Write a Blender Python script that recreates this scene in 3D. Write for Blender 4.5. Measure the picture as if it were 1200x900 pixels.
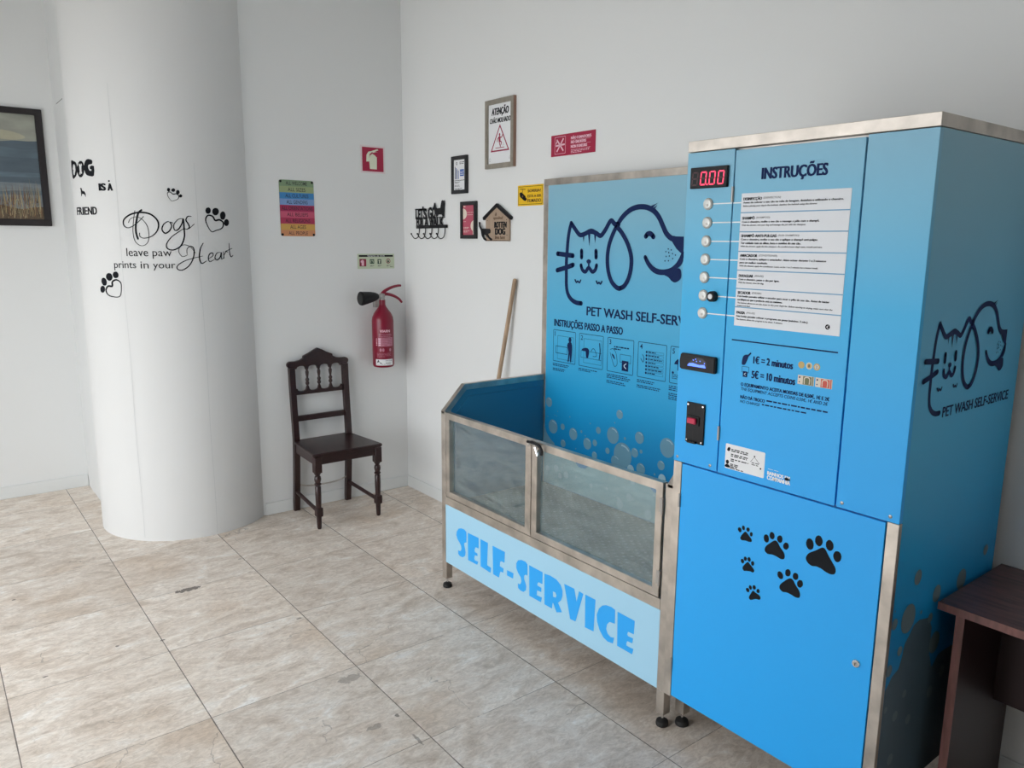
import bpy, bmesh, math, random
from mathutils import Vector, Matrix
from mathutils.geometry import tessellate_polygon

for o in list(bpy.data.objects):
    bpy.data.objects.remove(o, do_unlink=True)
SC = bpy.context.scene
COL = SC.collection

# ------------------------------------------------------------------ camera
cam_d = bpy.data.cameras.new('camera')
cam_d.sensor_fit = 'HORIZONTAL'
cam_d.sensor_width = 36.0
cam_d.lens = 36.0 * 901.2 / 1200.0
cam_d.clip_start = 0.05
cam = bpy.data.objects.new('camera', cam_d)
COL.objects.link(cam)
YAW, PITCH, ROLL = 2.4808, -0.1823, 0.0085
fw = Vector((math.cos(PITCH) * math.cos(YAW), math.cos(PITCH) * math.sin(YAW), math.sin(PITCH)))
rt = Vector((math.sin(YAW), -math.cos(YAW), 0))
up = rt.cross(fw)
r2 = math.cos(ROLL) * rt + math.sin(ROLL) * up
u2 = -math.sin(ROLL) * rt + math.cos(ROLL) * up
cam.matrix_world = Matrix(((r2.x, u2.x, -fw.x, 4.7858), (r2.y, u2.y, -fw.y, -2.7555),
                           (r2.z, u2.z, -fw.z, 1.7778), (0, 0, 0, 1)))
SC.camera = cam

# ------------------------------------------------------------------ sky, daylight, exposure
SC.view_settings.view_transform = 'Standard'
SC.view_settings.look = 'None'
SC.view_settings.gamma = 1.0
SC.view_settings.use_curve_mapping = False
SC.view_settings.exposure = 0.0
SC.cycles.use_denoising = True
SC.cycles.max_bounces = 10
SC.cycles.diffuse_bounces = 6
SC.cycles.sample_clamp_indirect = 6.0
world = bpy.data.worlds.new('overcast_sky')
SC.world = world
world.use_nodes = True
wn = world.node_tree.nodes
wn['Background'].inputs[0].default_value = (0.945, 0.977, 1.0, 1)
wn['Background'].inputs[1].default_value = 5.4
ROOM_X1, ROOM_Y0, ROOM_Z = 7.2, -4.3, 3.55
WIN = [(-0.15, 1.05), (1.15, 2.40), (2.50, 3.75)]      # shop-front openings in the street wall
WZ0, WZ1 = 0.06, 2.65
for i, (a, b) in enumerate(WIN):
    ld = bpy.data.lights.new('window_daylight', 'AREA')
    ld.shape = 'RECTANGLE'
    ld.size, ld.size_y = b - a, WZ1 - WZ0
    ld.cycles.is_portal = True
    lo = bpy.data.objects.new('window_daylight', ld)
    lo.location = ((a + b) / 2, ROOM_Y0 - 0.06, (WZ0 + WZ1) / 2)
    lo.rotation_euler = (math.radians(90), 0, 0)        # looks into the room (+y)
    COL.objects.link(lo)

# ------------------------------------------------------------------ materials
def lin(c):
    c /= 255.0
    return c / 12.92 if c <= 0.04045 else ((c + 0.055) / 1.055) ** 2.4
def rgb(r, g, b):
    return (lin(r), lin(g), lin(b), 1)
MATS = {}
def mat(name, col, rough=0.5, metal=0.0, spec=0.5, noise=0.0, nscale=8.0, bump=0.0, bscale=40.0, stretch=(1, 1, 1), emit=None):
    if name in MATS:
        return MATS[name]
    m = bpy.data.materials.new(name)
    m.use_nodes = True
    nt = m.node_tree
    b = nt.nodes['Principled BSDF']
    b.inputs['Base Color'].default_value = col
    b.inputs['Roughness'].default_value = rough
    b.inputs['Metallic'].default_value = metal
    b.inputs['Specular IOR Level'].default_value = spec
    if emit:
        b.inputs['Emission Color'].default_value = emit[0]
        b.inputs['Emission Strength'].default_value = emit[1]
    if noise or bump:
        g = nt.nodes.new('ShaderNodeNewGeometry')
        mp = nt.nodes.new('ShaderNodeMapping')
        mp.inputs['Scale'].default_value = stretch
        nt.links.new(g.outputs['Position'], mp.inputs[0])
    if noise:
        n = nt.nodes.new('ShaderNodeTexNoise')
        n.inputs['Scale'].default_value = nscale
        n.inputs['Detail'].default_value = 6
        nt.links.new(mp.outputs[0], n.inputs['Vector'])
        r = nt.nodes.new('ShaderNodeValToRGB')
        lo = tuple(max(0, c * (1 - noise)) for c in col[:3]) + (1,)
        hi = tuple(min(1, c * (1 + noise)) for c in col[:3]) + (1,)
        r.color_ramp.elements[0].position, r.color_ramp.elements[0].color = 0.3, lo
        r.color_ramp.elements[1].position, r.color_ramp.elements[1].color = 0.7, hi
        nt.links.new(n.outputs['Fac'], r.inputs[0])
        nt.links.new(r.outputs[0], b.inputs['Base Color'])
    if bump:
        n2 = nt.nodes.new('ShaderNodeTexNoise')
        n2.inputs['Scale'].default_value = bscale
        n2.inputs['Detail'].default_value = 5
        nt.links.new(mp.outputs[0], n2.inputs['Vector'])
        bp = nt.nodes.new('ShaderNodeBump')
        bp.inputs['Strength'].default_value = bump
        bp.inputs['Distance'].default_value = 0.004
        nt.links.new(n2.outputs['Fac'], bp.inputs['Height'])
        nt.links.new(bp.outputs[0], b.inputs['Normal'])
    MATS[name] = m
    return m

def gradient(name, stops, rough=0.42, spec=0.35):
    """printed vinyl whose ink runs from pale to deep blue with height"""
    m = bpy.data.materials.new(name)
    m.use_nodes = True
    nt = m.node_tree
    b = nt.nodes['Principled BSDF']
    g = nt.nodes.new('ShaderNodeNewGeometry')
    s = nt.nodes.new('ShaderNodeSeparateXYZ')
    mr = nt.nodes.new('ShaderNodeMapRange')
    z0, z1 = stops[0][0], stops[-1][0]
    mr.inputs['From Min'].default_value, mr.inputs['From Max'].default_value = z0, z1
    r = nt.nodes.new('ShaderNodeValToRGB')
    e = r.color_ramp.elements
    while len(e) < len(stops):
        e.new(0.5)
    for i, (z, c) in enumerate(stops):
        e[i].position = (z - z0) / (z1 - z0)
    for i, (z, c) in enumerate(stops):
        e[i].color = (c[0], c[1], c[2], 1)
    nt.links.new(g.outputs['Position'], s.inputs[0])
    nt.links.new(s.outputs[2], mr.inputs[0])
    nt.links.new(mr.outputs[0], r.inputs[0])
    nt.links.new(r.outputs[0], b.inputs['Base Color'])
    b.inputs['Roughness'].default_value = rough
    b.inputs['Specular IOR Level'].default_value = spec
    MATS[name] = m
    return m

WHITE = mat('white_wall_paint', (0.775, 0.785, 0.785, 1), 0.85, spec=0.2, bump=0.05, bscale=60)
CEIL = mat('white_ceiling_paint', (0.80, 0.80, 0.79, 1), 0.9, spec=0.2)
SKIRT = mat('white_skirting_paint', (0.74, 0.76, 0.76, 1), 0.55)
STEEL = mat('brushed_stainless_steel', (0.51, 0.46, 0.41, 1), 0.36, 0.85, noise=0.26, nscale=11, bump=0.06, bscale=90)
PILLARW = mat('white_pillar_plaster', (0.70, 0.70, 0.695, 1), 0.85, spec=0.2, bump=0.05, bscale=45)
STEEL2 = mat('dark_stainless_steel', (0.40, 0.38, 0.36, 1), 0.4, 0.85, noise=0.15, nscale=14)
CHROME = mat('polished_chrome', (0.75, 0.75, 0.75, 1), 0.12, 1.0)
BLACK = mat('black_plastic', (0.009, 0.009, 0.011, 1), 0.45, spec=0.25)
RUBBER = mat('black_rubber', (0.012, 0.012, 0.012, 1), 0.6)
NAVY = mat('navy_ink', rgb(18, 38, 84), 0.6, spec=0.15)
INK = mat('black_ink', (0.010, 0.011, 0.014, 1), 0.7, spec=0.12)
GREYINK = mat('grey_ink', (0.10, 0.10, 0.11, 1), 0.6, spec=0.3)
WHITEINK = mat('white_ink', (0.82, 0.84, 0.86, 1), 0.5, spec=0.3)
PALEINK = mat('pale_blue_ink', (0.50, 0.66, 0.78, 1), 0.5, spec=0.3)
PAPER = mat('white_paper', (0.80, 0.81, 0.83, 1), 0.6, spec=0.3)
VINYL = mat('white_vinyl_label', (0.72, 0.74, 0.78, 1), 0.45)
BUBBLE = mat('grey_bubble_ink', rgb(112, 158, 182), 0.45, spec=0.4)
SHINE = mat('pale_bubble_ink', rgb(170, 200, 215), 0.45, spec=0.4)
FOAM = mat('dark_foam_ink', (0.075, 0.125, 0.165, 1), 0.45, spec=0.4)
FOAM2 = mat('grey_foam_ink', (0.13, 0.19, 0.22, 1), 0.45, spec=0.4)
PALEFOAM = mat('pale_foam_ink', rgb(136, 180, 196), 0.45, spec=0.4)
LETTER = mat('bright_blue_ink', (0.022, 0.37, 0.88, 1), 0.45, spec=0.4)
PANELPALE = mat('pale_blue_panel', (0.36, 0.62, 0.80, 1), 0.35)
BLUEIN = mat('deep_blue_panel', (0.03, 0.19, 0.33, 1), 0.3)
CRIMSON = mat('crimson_sign_plastic', rgb(165, 18, 62), 0.4)
EXTRED = mat('crimson_enamel', rgb(126, 8, 42), 0.3)
PINKW = mat('pale_pink_ink', rgb(235, 190, 205), 0.5)
YELLOW = mat('yellow_plastic', rgb(236, 190, 20), 0.4)
WOOD = mat('dark_stained_wood', (0.026, 0.0095, 0.0095, 1), 0.33, spec=0.5, noise=0.4, nscale=10, stretch=(3, 3, 18))
DESKW = mat('dark_mahogany_laminate', (0.10, 0.046, 0.044, 1), 0.35, noise=0.45, nscale=5, stretch=(2, 14, 14))
DESKE = mat('mahogany_edge_band', (0.15, 0.06, 0.052, 1), 0.4, noise=0.3, nscale=5, stretch=(14, 14, 2))
DESKD = mat('shade_dark_mahogany', (0.030, 0.012, 0.012, 1), 0.45)  # mahogany with the shade under the table put into its colour
DESKR = mat('dark_red_panel', (0.020, 0.005, 0.006, 1), 0.5)
PALEWOOD = mat('bare_wood', rgb(172, 145, 118), 0.6, noise=0.25, nscale=6, stretch=(8, 8, 1))
PLYWOOD = mat('birch_board', rgb(168, 146, 126), 0.6, noise=0.12, nscale=6, stretch=(10, 10, 1))
GREYF = mat('silver_grey_frame', rgb(150, 143, 132), 0.45, 0.2, noise=0.12, nscale=30)
BROWNF = mat('brown_frame_side', rgb(150, 118, 100), 0.6)
GLOWRED = mat('red_led_segment', (0.8, 0.02, 0.06, 1), 0.4, emit=((1.0, 0.05, 0.13, 1), 1.6))
DIMRED = mat('unlit_led_segment', (0.05, 0.006, 0.012, 1), 0.4)
GLOWBLUE = mat('blue_slot_light', (0.1, 0.2, 0.9, 1), 0.4, emit=((0.08, 0.18, 1.0, 1), 1.5))
REDBTN = mat('red_button', rgb(190, 30, 70), 0.4)
PANELBLUE = gradient('blue_gradient_front_print', [(0.15, (0.018, 0.37, 0.87)), (1.04, (0.022, 0.38, 0.88)), (1.25, (0.022, 0.39, 0.86)),
                     (1.6, (0.038, 0.43, 0.78)), (1.85, (0.16, 0.48, 0.70)), (2.07, (0.25, 0.50, 0.66))])
PRINTBLUE = gradient('blue_gradient_scene_print', [(0.15, (0.004, 0.18, 0.44)), (0.70, (0.004, 0.26, 0.60)), (0.95, (0.010, 0.35, 0.70)),
                     (1.25, (0.05, 0.43, 0.74)), (1.6, (0.12, 0.45, 0.69)), (1.9, (0.22, 0.48, 0.63)), (2.07, (0.26, 0.49, 0.62))])

def floor_material():
    m = bpy.data.materials.new('worn_travertine_tiles')
    m.use_nodes = True
    nt = m.node_tree
    N, L = nt.nodes.new, nt.links.new
    b = nt.nodes['Principled BSDF']
    geo = N('ShaderNodeNewGeometry')
    sep = N('ShaderNodeSeparateXYZ')
    L(geo.outputs['Position'], sep.inputs[0])
    def M(op, a, b_=None, c=None):
        n = N('ShaderNodeMath'); n.operation = op
        for i, v in enumerate((a, b_, c)):
            if v is None: continue
            if isinstance(v, (int, float)): n.inputs[i].default_value = v
            else: L(v, n.inputs[i])
        return n.outputs[0]
    def cell(axis, off):
        t = M('DIVIDE', M('SUBTRACT', axis, off), 0.6)
        return M('FLOOR', t), M('ABSOLUTE', M('SUBTRACT', M('FRACT', t), 0.5))
    ix, fx = cell(sep.outputs[0], 0.2198)
    iy, fy = cell(sep.outputs[1], -0.8306)
    # joints: dark along the length of the room, paler and finer across it
    wob = N('ShaderNodeTexNoise'); wob.inputs['Scale'].default_value = 9; wob.inputs['Detail'].default_value = 3
    L(geo.outputs['Position'], wob.inputs['Vector'])
    wv = M('MULTIPLY', M('SUBTRACT', wob.outputs['Fac'], 0.5), 0.004)
    gy = M('GREATER_THAN', M('ADD', fy, wv), 0.4966)
    gx = M('GREATER_THAN', M('ADD', fx, wv), 0.4976)
    gx = M('MULTIPLY', gx, M('GREATER_THAN', wob.outputs['Fac'], 0.40))
    # per tile tint
    cmb = N('ShaderNodeCombineXYZ'); L(ix, cmb.inputs[0]); L(iy, cmb.inputs[1])
    wn_ = N('ShaderNodeTexWhiteNoise'); wn_.noise_dimensions = '3D'; L(cmb.outputs[0], wn_.inputs['Vector'])
    # streaky travertine veins running across the room
    off = N('ShaderNodeVectorMath'); off.operation = 'MULTIPLY_ADD'
    L(wn_.outputs['Color'], off.inputs[0]); off.inputs[1].default_value = (7, 7, 7); L(geo.outputs['Position'], off.inputs[2])
    mp = N('ShaderNodeMapping'); mp.inputs['Scale'].default_value = (6.5, 3.0, 1); mp.inputs['Rotation'].default_value = (0, 0, 0.12)
    L(off.outputs[0], mp.inputs[0])
    n1 = N('ShaderNodeTexNoise'); n1.inputs['Scale'].default_value = 1.6; n1.inputs['Detail'].default_value = 10
    n1.inputs['Roughness'].default_value = 0.68; n1.inputs['Distortion'].default_value = 0.9
    L(mp.outputs[0], n1.inputs['Vector'])
    r1 = N('ShaderNodeValToRGB'); e = r1.color_ramp.elements
    e[0].position, e[0].color = 0.32, rgb(205, 190, 175)
    e[1].position, e[1].color = 0.70, rgb(248, 245, 241)
    x = e.new(0.47); x.color = rgb(227, 215, 203)
    x = e.new(0.58); x.color = rgb(239, 230, 220)
    L(n1.outputs['Fac'], r1.inputs[0])
    # big soft stains: pinkish and ochre
    n2 = N('ShaderNodeTexNoise'); n2.inputs['Scale'].default_value = 1.7; n2.inputs['Detail'].default_value = 4
    L(off.outputs[0], n2.inputs['Vector'])
    st = N('ShaderNodeValToRGB'); st.color_ramp.elements[0].position = 0.55; st.color_ramp.elements[1].position = 0.78
    st.color_ramp.elements[0].color = (0, 0, 0, 1); st.color_ramp.elements[1].color = (0.8, 0.8, 0.8, 1)
    L(n2.outputs['Fac'], st.inputs[0])
    mx = N('ShaderNodeMix'); mx.data_type = 'RGBA'; mx.blend_type = 'MIX'
    L(st.outputs[0], mx.inputs['Factor']); L(r1.outputs[0], mx.inputs['A']); mx.inputs['B'].default_value = rgb(212, 190, 168)
    # fine pale scratches and dark hairline cracks
    n3 = N('ShaderNodeTexNoise'); n3.inputs['Scale'].default_value = 7; n3.inputs['Detail'].default_value = 9; n3.inputs['Roughness'].default_value = 0.75
    n3.inputs['Distortion'].default_value = 1.5
    L(mp.outputs[0], n3.inputs['Vector'])
    r3 = N('ShaderNodeValToRGB'); r3.color_ramp.elements[0].position, r3.color_ramp.elements[0].color = 0.36, (0.66, 0.63, 0.60, 1)
    r3.color_ramp.elements[1].position, r3.color_ramp.elements[1].color = 0.60, (1.05, 1.05, 1.05, 1)
    L(n3.outputs['Fac'], r3.inputs[0])
    mu = N('ShaderNodeMix'); mu.data_type = 'RGBA'; mu.blend_type = 'MULTIPLY'; mu.inputs['Factor'].default_value = 0.75
    L(mx.outputs['Result'], mu.inputs['A']); L(r3.outputs[0], mu.inputs['B'])
    vo = N('ShaderNodeTexVoronoi'); vo.feature = 'DISTANCE_TO_EDGE'; vo.inputs['Scale'].default_value = 1.1
    dis = N('ShaderNodeVectorMath'); dis.operation = 'MULTIPLY_ADD'
    L(wob.outputs['Color'], dis.inputs[0]); dis.inputs[1].default_value = (0.22, 0.22, 0); L(off.outputs[0], dis.inputs[2])
    L(dis.outputs[0], vo.inputs['Vector'])
    ck = M('MULTIPLY', M('LESS_THAN', vo.outputs['Distance'], 0.0024), M('GREATER_THAN', n2.outputs['Fac'], 0.56))
    # tile tint
    tv = M('ADD', M('MULTIPLY', wn_.outputs['Value'], 0.14), 0.93)
    tm = N('ShaderNodeMix'); tm.data_type = 'RGBA'; tm.blend_type = 'MULTIPLY'; tm.inputs['Factor'].default_value = 1
    tc = N('ShaderNodeCombineColor'); L(tv, tc.inputs[0]); L(tv, tc.inputs[1]); L(tv, tc.inputs[2])
    L(mu.outputs['Result'], tm.inputs['A']); L(tc.outputs[0], tm.inputs['B'])
    n4 = N('ShaderNodeTexNoise'); n4.inputs['Scale'].default_value = 55; n4.inputs['Detail'].default_value = 4
    L(geo.outputs['Position'], n4.inputs['Vector'])
    # chipped spots: (x, y, half length along x, half length along y, darkness)
    spots = None
    for sx, sy, hx, hy, dk in SPOTS:
        dx = M('DIVIDE', M('SUBTRACT', sep.outputs[0], sx), hx)
        dy = M('DIVIDE', M('SUBTRACT', sep.outputs[1], sy), hy)
        d = M('ADD', M('MULTIPLY', dx, dx), M('MULTIPLY', dy, dy))
        d = M('ADD', d, M('MULTIPLY', M('SUBTRACT', n4.outputs['Fac'], 0.5), 4.0))
        k = M('MULTIPLY', M('LESS_THAN', d, 1.0), dk)
        spots = k if spots is None else M('MAXIMUM', spots, k)
    dark = M('MAXIMUM', spots, M('MULTIPLY', ck, 0.38))
    cm = N('ShaderNodeMix'); cm.data_type = 'RGBA'
    L(M('MULTIPLY', dark, 0.85), cm.inputs['Factor']); L(tm.outputs['Result'], cm.inputs['A']); cm.inputs['B'].default_value = rgb(62, 54, 48)
    gm = N('ShaderNodeMix'); gm.data_type = 'RGBA'
    L(M('MAXIMUM', M('MULTIPLY', gy, 0.9), M('MULTIPLY', gx, 0.65)), gm.inputs['Factor'])
    L(cm.outputs['Result'], gm.inputs['A']); gm.inputs['B'].default_value = rgb(92, 82, 74)
    L(gm.outputs['Result'], b.inputs['Base Color'])
    rr = M('ADD', M('MULTIPLY', n3.outputs['Fac'], 0.35), 0.33)
    L(rr, b.inputs['Roughness'])
    b.inputs['Specular IOR Level'].default_value = 0.45
    bp = N('ShaderNodeBump'); bp.inputs['Strength'].default_value = 0.25; bp.inputs['Distance'].default_value = 0.003
    hh = M('SUBTRACT', n3.outputs['Fac'], M('MULTIPLY', M('MAXIMUM', M('MAXIMUM', gx, gy), spots), 1.0))
    L(hh, bp.inputs['Height']); L(bp.outputs[0], b.inputs['Normal'])
    return m
SPOTS = [(.835, -1.793, .020, .062, 0.95), (2.09, -1.495, .028, .045, 0.45), (2.441, -1.566, .014, .03, 0.5), (2.60, -1.475, .035, .006, 0.6), (1.474, -1.46, .006, .012, 0.9), (1.299, -2.027, .006, .012, 0.9), (1.234, -2.2, .006, .009, 0.9), (1.324, -2.489, .006, .009, 0.9), (.19, -2.2, .008, .03, 0.35), (.438, -2.517, .006, .009, 0.9), (1.037, -1.456, .004, .006, 0.8), (.604, -1.448, .008, .01, 0.5), (2.426, -1.464, .012, .008, 0.8)]
FLOOR = floor_material()

def mat_mat():
    """dimpled grey-green rubber mat"""
    m = bpy.data.materials.new('dimpled_rubber_mat'); m.use_nodes = True
    nt = m.node_tree; N, L = nt.nodes.new, nt.links.new
    b = nt.nodes['Principled BSDF']
    g = N('ShaderNodeNewGeometry')
    v = N('ShaderNodeTexVoronoi'); v.inputs['Scale'].default_value = 30; v.inputs['Randomness'].default_value = 0.12
    mp = N('ShaderNodeMapping'); mp.inputs['Rotation'].default_value = (0, 0, 0.6)
    L(g.outputs['Position'], mp.inputs[0]); L(mp.outputs[0], v.inputs['Vector'])
    r = N('ShaderNodeValToRGB'); e = r.color_ramp.elements
    e[0].position, e[0].color = 0.28, (0.27, 0.30, 0.31, 1); e[1].position, e[1].color = 0.38, (0.10, 0.125, 0.13, 1)
    L(v.outputs['Distance'], r.inputs[0]); L(r.outputs[0], b.inputs['Base Color'])
    b.inputs['Roughness'].default_value = 0.5
    bp = N('ShaderNodeBump'); bp.invert = True; bp.inputs['Strength'].default_value = 0.6; bp.inputs['Distance'].default_value = 0.004
    L(v.outputs['Distance'], bp.inputs['Height']); L(bp.outputs[0], b.inputs['Normal'])
    return m
TUBMAT = mat_mat()

def glass_material():
    m = bpy.data.materials.new('smeared_clear_pane'); m.use_nodes = True
    nt = m.node_tree; N, L = nt.nodes.new, nt.links.new
    nt.nodes.remove(nt.nodes['Principled BSDF'])
    out = nt.nodes['Material Output']
    tr = N('ShaderNodeBsdfTransparent'); tr.inputs[0].default_value = (0.90, 0.95, 0.94, 1)
    gl = N('ShaderNodeBsdfGlossy'); gl.inputs['Roughness'].default_value = 0.03; gl.inputs['Color'].default_value = (0.95, 0.97, 0.97, 1)
    df = N('ShaderNodeBsdfDiffuse'); df.inputs[0].default_value = (0.58, 0.72, 0.72, 1)
    lw = N('ShaderNodeFresnel'); lw.inputs['IOR'].default_value = 1.75
    mr = N('ShaderNodeMapRange'); mr.inputs['From Max'].default_value = 1; mr.inputs['To Min'].default_value = 0.08; mr.inputs['To Max'].default_value = 1
    L(lw.outputs[0], mr.inputs[0])
    gb_ = N('ShaderNodeNewGeometry')
    inv = N('ShaderNodeMath'); inv.operation = 'SUBTRACT'; inv.inputs[0].default_value = 1; L(gb_.outputs['Backfacing'], inv.inputs[1])
    fr_ = N('ShaderNodeMath'); fr_.operation = 'MULTIPLY'; L(mr.outputs[0], fr_.inputs[0]); L(inv.outputs[0], fr_.inputs[1])
    a = N('ShaderNodeMixShader'); L(fr_.outputs[0], a.inputs[0]); L(tr.outputs[0], a.inputs[1]); L(gl.outputs[0], a.inputs[2])
    g = N('ShaderNodeNewGeometry'); n = N('ShaderNodeTexNoise'); n.inputs['Scale'].default_value = 7; n.inputs['Detail'].default_value = 10; n.inputs['Roughness'].default_value = 0.7; n.inputs['Distortion'].default_value = 0.6
    mp = N('ShaderNodeMapping'); mp.inputs['Scale'].default_value = (1, 1, 4); mp.inputs['Rotation'].default_value = (0, 0.5, 0)
    L(g.outputs['Position'], mp.inputs[0]); L(mp.outputs[0], n.inputs['Vector'])
    r = N('ShaderNodeMapRange'); r.inputs['From Min'].default_value = 0.4; r.inputs['From Max'].default_value = 0.75
    r.inputs['To Min'].default_value = 0.045; r.inputs['To Max'].default_value = 0.15
    L(n.outputs['Fac'], r.inputs[0])
    bm_ = N('ShaderNodeMixShader'); L(r.outputs[0], bm_.inputs[0]); L(a.outputs[0], bm_.inputs[1]); L(df.outputs[0], bm_.inputs[2])
    L(bm_.outputs[0], out.inputs[0])
    return m
GLASS = glass_material()

# ------------------------------------------------------------------ mesh helpers
class MB:
    """collects shapes in world coordinates; link() makes them ONE mesh object"""
    def __init__(self):
        self.v, self.f, self.m, self.s = [], [], [], []
        self.mats = []
    def mi(self, m):
        if m not in self.mats:
            self.mats.append(m)
        return self.mats.index(m)
    def add(self, vs, fs, m, smooth=False):
        o = len(self.v); k = self.mi(m)
        self.v += [tuple(p) for p in vs]
        for f in fs:
            self.f.append([i + o for i in f]); self.m.append(k); self.s.append(smooth)
    def bm(self, b, m, smooth=False):
        b.verts.ensure_lookup_table(); b.verts.index_update()
        self.add([p.co for p in b.verts], [[q.index for q in f.verts] for f in b.faces], m, smooth)
        b.free()
    def box(self, x0, x1, y0, y1, z0, z1, m, bev=0.0015, rot=None, at=None):
        b = bmesh.new()
        bmesh.ops.create_cube(b, size=1)
        for p in b.verts:
            p.co = Vector(((x0 + x1) / 2 + p.co.x * (x1 - x0), (y0 + y1) / 2 + p.co.y * (y1 - y0), (z0 + z1) / 2 + p.co.z * (z1 - z0)))
        if bev:
            bv = min(bev, 0.45 * min(abs(x1 - x0), abs(y1 - y0), abs(z1 - z0)))
            bmesh.ops.bevel(b, geom=b.edges[:], offset=bv, segments=1 if bev < 0.004 else 3, affect='EDGES')
        if rot is not None:
            c = Vector(at if at else ((x0 + x1) / 2, (y0 + y1) / 2, (z0 + z1) / 2))
            for p in b.verts:
                p.co = c + rot @ (p.co - c)
        self.bm(b, m)
        return self
    def prism(self, pts, fn, h0, h1, m, bev=0.0, holes=()):
        """extrude a 2-D outline (with holes) between heights h0 and h1 of the frame fn(u, v, h)"""
        loops = [list(pts)] + [list(h) for h in holes]
        flat = [p for l in loops for p in l]
        tris = tessellate_polygon([[Vector((p[0], p[1], 0)) for p in l] for l in loops])
        n = len(flat)
        vs = [fn(u, v, h0) for u, v in flat] + [fn(u, v, h1) for u, v in flat]
        fs = [tuple(i + n for i in t) for t in tris] + [tuple(reversed(t)) for t in tris]
        o = 0
        for l in loops:
            k = len(l)
            for i in range(k):
                j = (i + 1) % k
                fs.append((o + i, o + j, o + j + n, o + i + n))
            o += k
        b = bmesh.new()
        bv = [b.verts.new(p) for p in vs]
        for f in fs:
            try: b.faces.new([bv[i] for i in f])
            except ValueError: pass
        bmesh.ops.recalc_face_normals(b, faces=b.faces[:])
        bmesh.ops.dissolve_limit(b, angle_limit=0.01, verts=b.verts[:], edges=b.edges[:])
        if bev:
            es = [e for e in b.edges if len(e.link_faces) == 2 and e.calc_face_angle(0) > 0.6]
            bmesh.ops.bevel(b, geom=es, offset=bev, segments=2, affect='EDGES')
        self.bm(b, m)
        return self
    def tube(self, path, r, m, seg=10, closed=False, caps=True):
        P = [Vector(p) for p in path]; n = len(P)
        R = r if isinstance(r, (list, tuple)) else [r] * n
        vs, fs = [], []
        prev = None
        for i in range(n):
            a = P[(i - 1) % n] if (closed or i > 0) else P[i]
            c = P[(i + 1) % n] if (closed or i < n - 1) else P[i]
            t = (c - a).normalized()
            if prev is None:
                x = t.orthogonal().normalized()
            else:
                x = (prev - t * prev.dot(t))
                x = x.normalized() if x.length > 1e-6 else t.orthogonal().normalized()
            prev = x
            y = t.cross(x)
            for k in range(seg):
                q = 2 * math.pi * k / seg
                vs.append(P[i] + (x * math.cos(q) + y * math.sin(q)) * R[i])
        for i in range(n if closed else n - 1):
            j = (i + 1) % n
            for k in range(seg):
                l = (k + 1) % seg
                fs.append((i * seg + k, i * seg + l, j * seg + l, j * seg + k))
        if caps and not closed:
            fs.append(tuple(reversed(range(seg)))); fs.append(tuple((n - 1) * seg + k for k in range(seg)))
        self.add(vs, fs, m, True)
        return self
    def lathe(self, prof, c, m, axis='z', seg=24):
        """profile of (radius, height) turned about an axis through c"""
        c = Vector(c); vs, fs = [], []
        n = len(prof)
        for r, h in prof:
            for k in range(seg):
                q = 2 * math.pi * k / seg
                a, b_ = r * math.cos(q), r * math.sin(q)
                d = {'z': (a, b_, h), 'y': (a, h, b_), '-y': (a, -h, b_), 'x': (h, a, b_)}[axis]
                vs.append(c + Vector(d))
        for i in range(n - 1):
            for k in range(seg):
                l = (k + 1) % seg
                fs.append((i * seg + k, i * seg + l, (i + 1) * seg + l, (i + 1) * seg + k))
        fs.append(tuple(range(seg))); fs.append(tuple((n - 1) * seg + k for k in range(seg)))
        b = bmesh.new(); bv = [b.verts.new(p) for p in vs]
        for f in fs: b.faces.new([bv[i] for i in f])
        bmesh.ops.recalc_face_normals(b, faces=b.faces[:])
        self.bm(b, m, True)
        return self
    def link(self, name, parent=None):
        me = bpy.data.meshes.new(name)
        o0 = Vector((0, 0, 0))
        if parent is not None:
            p = parent
            while p is not None:
                o0 += Vector(p.location); p = p.parent
        else:
            xs = [p[0] for p in self.v]; ys = [p[1] for p in self.v]; zs = [p[2] for p in self.v]
            o0 = Vector(((min(xs) + max(xs)) / 2, (min(ys) + max(ys)) / 2, min(zs)))
        me.from_pydata([(p[0] - o0.x, p[1] - o0.y, p[2] - o0.z) for p in self.v], [], self.f)
        for m in self.mats: me.materials.append(m)
        me.polygons.foreach_set('material_index', self.m)
        me.polygons.foreach_set('use_smooth', self.s)
        me.update()
        if any(self.s):
            me.set_sharp_from_angle(angle=math.radians(40))
        o = bpy.data.objects.new(name, me)
        COL.objects.link(o)
        if parent is not None: o.parent = parent
        else: o.location = o0
        return o

def spline(pts, n=6, closed=False):
    """Catmull-Rom through 2-D or 3-D points"""
    P = [Vector(p) for p in pts]; k = len(P); out = []
    if k < 3: return P
    for i in range(k if closed else k - 1):
        g = lambda j: P[j % k] if closed else P[max(0, min(k - 1, j))]
        p0, p1, p2, p3 = g(i - 1), g(i), g(i + 1), g(i + 2)
        for s in range(n):
            t = s / n
            out.append(0.5 * ((2 * p1) + (p2 - p0) * t + (2 * p0 - 5 * p1 + 4 * p2 - p3) * t * t + (3 * p1 - p0 - 3 * p2 + p3) * t ** 3))
    if not closed: out.append(P[-1])
    return out

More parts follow.
